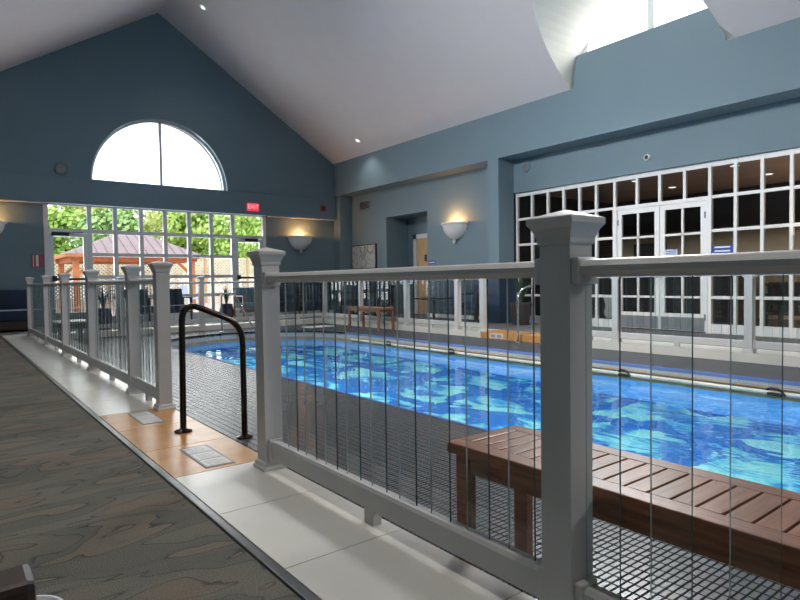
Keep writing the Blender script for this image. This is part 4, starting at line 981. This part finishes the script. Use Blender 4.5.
o = empty('side_table', (0.14, 0.86, 0), 'low dark side table just under the white bowl at the bottom edge', 'table')
MB().box(-0.01, 0.15, 0.79, 1.10, 0.345, 0.37, 0.005).build('tabletop', M['darkwood'], o)
for x in (0.0, 0.11):
    for y in (0.80, 1.05): MB().box(x, x+0.03, y, y+0.03, 0, 0.346).build('leg', M['darkwood'], o)
o = MB().lathe([(0.001, 0.0), (0.035, 0.0), (0.045, 0.012), (0.056, 0.034), (0.059, 0.040), (0.055, 0.040), (0.04, 0.016), (0.001, 0.010)], (0.075, 1.030, 0.3702), 36).build('bowl', M['white'], smooth=40); centred(o)
tag(o, 'white round bowl whose rim shows at the bottom edge beside the dark armrest', 'bowl')

# ------------------------------------------------------------------ lounge behind the glass
def lounge_light(x, y, label):
    o = MB().lathe([(0.001, -0.008), (0.06, -0.008), (0.075, 0.0)], (x, y, 2.759), 16).build('ceiling_light', M['lamp_on']); centred(o)
    tag(o, label, 'ceiling light', 'lounge ceiling lights')
for x in (10.6, 12.0):
    for y in (0.8, 2.6, 4.4, 6.2): lounge_light(x, y, 'small round downlight in the brown lounge ceiling behind the glass')
area('lounge_fill_down', (12.2, 1.6, 2.70), (0.3, 0, -1), 1.2, 3.5, 95, (1.0, 0.86, 0.66))  # unseen panel added under the ceiling to brighten the lounge
area('lounge_fill_up', (11.9, 2.2, 0.9), (0.25, 0, 1), 2.0, 6.0, 42, (1.0, 0.86, 0.68))  # upward panel added to brighten the lounge ceiling, no fitting there
o = empty('lounge_counter', (12.2, 5.9, 0), 'dark lounge counter behind the left panes beside the French doors', 'counter')
MB().box(11.9, 12.5, 4.9, 7.6, 0, 1.0).build('body', M['room_dark'], o); MB().box(11.85, 12.55, 4.85, 7.65, 1.0, 1.05, 0.005).build('worktop', M['room_wall'], o)
o = empty('wall_screen', (13.5, 7.55, 1.28), 'dark screen hanging behind the left French door', 'screen')
MB().box(13.5, 13.598, 7.15, 7.95, 1.28, 1.72, 0.01).build('bezel', M['black'], o); MB().box(13.49, 13.5, 7.19, 7.91, 1.32, 1.68).build('display', M['room_dark'], o)
o = empty('lounge_vase', (10.3, 6.55, 0), 'cream lounge vase standing behind the lowest pane left of the French doors', 'vase')
MB().lathe([(0.001, 0.12), (0.09, 0.12), (0.13, 0.22), (0.10, 0.36), (0.12, 0.46), (0.14, 0.52), (0.12, 0.52), (0.09, 0.40)], (10.3, 6.55, 0), 20).build('body', M['white'], o, smooth=40)
MB().box(10.17, 10.43, 6.42, 6.68, 0, 0.12, 0.01).build('plinth', M['room_dark'], o)
for k, (y, lb) in enumerate(((3.6, 'charcoal lounge armchair behind the panes right of the French doors'), (2.3, 'charcoal lounge armchair behind the panes at the right edge of the picture'))):
    armchair((10.9, y, 0), PI/2, lb, M['room_dark'], M['darkwood'], 'lounge armchairs')

# ------------------------------------------------------------------ outside the window bank
struct(MB().box(-12, 26, Y2+0.28, 48, -0.25, -0.05), 'patio_ground', M['paving'])
o = empty('gazebo', (5.8, 25.8, -0.05), 'cedar gazebo with a mauve metal hip roof standing outside the window bank', 'gazebo')
gx0, gx1, gy0, gy1 = 3.85, 8.05, 24.2, 27.6
for x in (gx0, gx1):
    for y in (gy0, gy1): MB().box(x-0.10, x+0.10, y-0.10, y+0.10, -0.05, 1.85, 0.01).build('post', M['cedar'], o)
MB().box(gx0-0.2, gx1+0.2, gy0-0.08, gy0+0.08, 1.80, 2.02).box(gx0-0.2, gx1+0.2, gy1-0.08, gy1+0.08, 1.80, 2.02).box(gx0-0.08, gx0+0.08, gy0, gy1, 1.80, 2.02).box(gx1-0.08, gx1+0.08, gy0, gy1, 1.80, 2.02).build('beam', M['cedar'], o)
for x, s in ((gx0, 1), (gx1, -1)):
    for y in (gy0, gy1): MB().beam((x, y, 1.25), (x+s*0.62, y, 1.84), 0.09, 0.10).build('brace', M['cedar'], o)
e0, e1, f0, f1 = gx0-0.35, gx1+0.35, gy0-0.35, gy1+0.35; rz0, rz1 = 2.0, 2.98; ra, rb, ry = 5.55, 6.75, (gy0+gy1)/2
mb = MB(); vs = [(e0,f0,rz0),(e1,f0,rz0),(e1,f1,rz0),(e0,f1,rz0),(e0,f0,rz0+.06),(e1,f0,rz0+.06),(e1,f1,rz0+.06),(e0,f1,rz0+.06),(ra,ry,rz1),(rb,ry,rz1)]
mb._add(vs, [(0,3,2,1),(0,1,5,4),(1,2,6,5),(2,3,7,6),(3,0,4,7),(4,5,9,8),(5,6,9),(6,7,8,9),(7,4,8)])
for k in range(1, 14):
    x = e0+(e1-e0)*k/14; t = min(1, (x-e0)/(ra-e0), (e1-x)/(e1-rb)); 
    xt = min(max(x, ra), rb)
    mb.beam((x, f0, rz0+0.07), (x, f0+(ry-f0)*t, rz0+0.07+(rz1-rz0-0.06)*t), 0.03, 0.04)
mb.build('roof', M['roofmetal'], o)
MB().beam((e0, f0-0.01, rz0), (e1, f0-0.01, rz0), 0.04, 0.12).beam((e0-0.01, f0, rz0), (e0-0.01, f1, rz0), 0.04, 0.12).beam((e1+0.01, f0, rz0), (e1+0.01, f1, rz0), 0.04, 0.12).build('fascia', M['cedar'], o)
o = empty('lattice_fence', (7.0, 29.0, -0.05), 'cream lattice fence with tan posts behind the gazebo', 'fence')
fx0, pw_ = 1.5, 2.2
for k in range(7):
    x0 = fx0+k*pw_; x1 = x0+pw_; z0, z1 = 0.02, 2.12; mb = MB(); st = 0.165; hgt = z1-z0
    for sgn in (1, -1):
        u = -hgt
        while u < pw_:
            a0, a1 = (u, 0.0), (u+hgt, hgt)
            lo, hi = max(0, -u), min(hgt, pw_-u)
            if hi > lo:
                p = (x0+u+lo, z0+lo) if sgn > 0 else (x0+u+lo, z1-lo); q_ = (x0+u+hi, z0+hi) if sgn > 0 else (x0+u+hi, z1-hi)
                yy = 29.0 + (0.012 if sgn > 0 else -0.012); mb.beam((p[0], yy, p[1]), (q_[0], yy, q_[1]), 0.02, 0.045, (0, 1, 0)) if False else mb.beam((p[0], yy, p[1]), (q_[0], yy, q_[1]), 0.012, 0.062, (0, 0, 1))
            u += st
    mb.box(x0, x1, 28.97, 29.03, z1, z1+0.07).box(x0, x1, 28.97, 29.03, z0-0.05, z0+0.03).build('lattice_panel', M['lattice'], o)
for k in range(8): MB().box(fx0+k*pw_-0.05, fx0+k*pw_+0.05, 28.93, 29.07, -0.05, 2.2).build('post', M['tanpost'], o)
def patio_chair(loc, rz, label):
    o = empty('patio_chair', loc, label, 'chair', 'pale patio chairs outside', rz)
    MB().box(-0.24, 0.24, -0.24, 0.24, 0.42, 0.46, 0.01).build('seat', M['signlight'], o, world=False); mb = MB().box(-0.24, 0.24, 0.20, 0.24, 0.46, 0.92, 0.01).build('backrest', M['signlight'], o, world=False)
    for sx in (-0.21, 0.21):
        for sy in (-0.21, 0.21): MB().box(sx-0.015, sx+0.015, sy-0.015, sy+0.015, 0, 0.42).build('leg', M['white'], o, world=False)
patio_chair((6.9, 21.0, -0.05), 0.3, 'pale blue patio chair outside, right of the gazebo centre')
def tree(x, y, h, r, fm, label, seed, n=1500):
    o = empty('tree', (x, y, -0.05), label, 'tree', 'trees beyond the lattice fence'); rnd = random.Random(seed)
    MB().tube([(x, y, -0.05), (x+0.05, y, h*0.35), (x-0.05, y+0.05, h*0.7)], [0.16, 0.12, 0.05], 8).build('trunk', M['bark'], o, smooth=50)
    mb = MB(); blobs = [(x+rnd.uniform(-.6, .6)*r, y+rnd.uniform(-.6, .6)*r, h*rnd.uniform(0.26, 0.90), r*rnd.uniform(0.38, 0.62)) for _ in range(20)]
    for k in range(n):
        bx, by, bz, br = rnd.choice(blobs); v = Vector((rnd.gauss(0, 1), rnd.gauss(0, 1), rnd.gauss(0, 1))).normalized()*br*rnd.uniform(0.55, 1.05)
        p = Vector((bx, by, bz))+v; s_ = rnd.uniform(0.10, 0.22); nr = (v.normalized()+Vector((rnd.uniform(-.7, .7), rnd.uniform(-.7, .7), rnd.uniform(-.2, .9)))).normalized()
        u = nr.orthogonal().normalized(); w_ = nr.cross(u)
        mb._add([p+u*s_, p+w_*s_*0.6, p-u*s_, p-w_*s_*0.6], [(0,1,2,3)])
    mb.build('crown', fm, o, recalc=False)
TR = [(1.9, 31.6, 5.6, 1.7, 'fol1', 'bright green tree outside the left patio door'), (4.6, 36.6, 6.2, 1.75, 'fol1', 'green tree rising behind the left slope of the gazebo roof'), (6.5, 31.8, 5.0, 1.7, 'fol2', 'bluish green tree directly behind the gazebo ridge'),
      (9.6, 36.6, 5.4, 1.8, 'fol3', 'sparse yellow green tree behind the right half of the gazebo roof'), (11.2, 31.8, 5.4, 1.75, 'fol1', 'bright green tree right of the gazebo beyond the fence'), (14.4, 36.8, 6.6, 1.9, 'fol1', 'dense green tree outside the right patio door'),
      (16.0, 31.8, 5.8, 1.8, 'fol1', 'green tree furthest right beyond the fence'), (0.2, 36.8, 6.2, 1.85, 'fol1', 'tall green tree furthest left beyond the fence'), (3.0, 42.5, 8.0, 1.9, 'fol1', 'tall pale green tree in the back row behind the left patio door'), (8.0, 42.5, 7.6, 1.9, 'fol3', 'tall yellow green tree in the back row behind the gazebo ridge'), (13.0, 42.5, 8.0, 1.9, 'fol1', 'tall green tree in the back row right of the gazebo'), (18.0, 42.5, 8.4, 1.9, 'fol1', 'tall green tree in the back row behind the right patio door')]
for i, (x, y, h, r, f, lb) in enumerate(TR): tree(x, y, h, r, M[f], lb, 40+i, 2200 if f == 'fol3' else 4200)
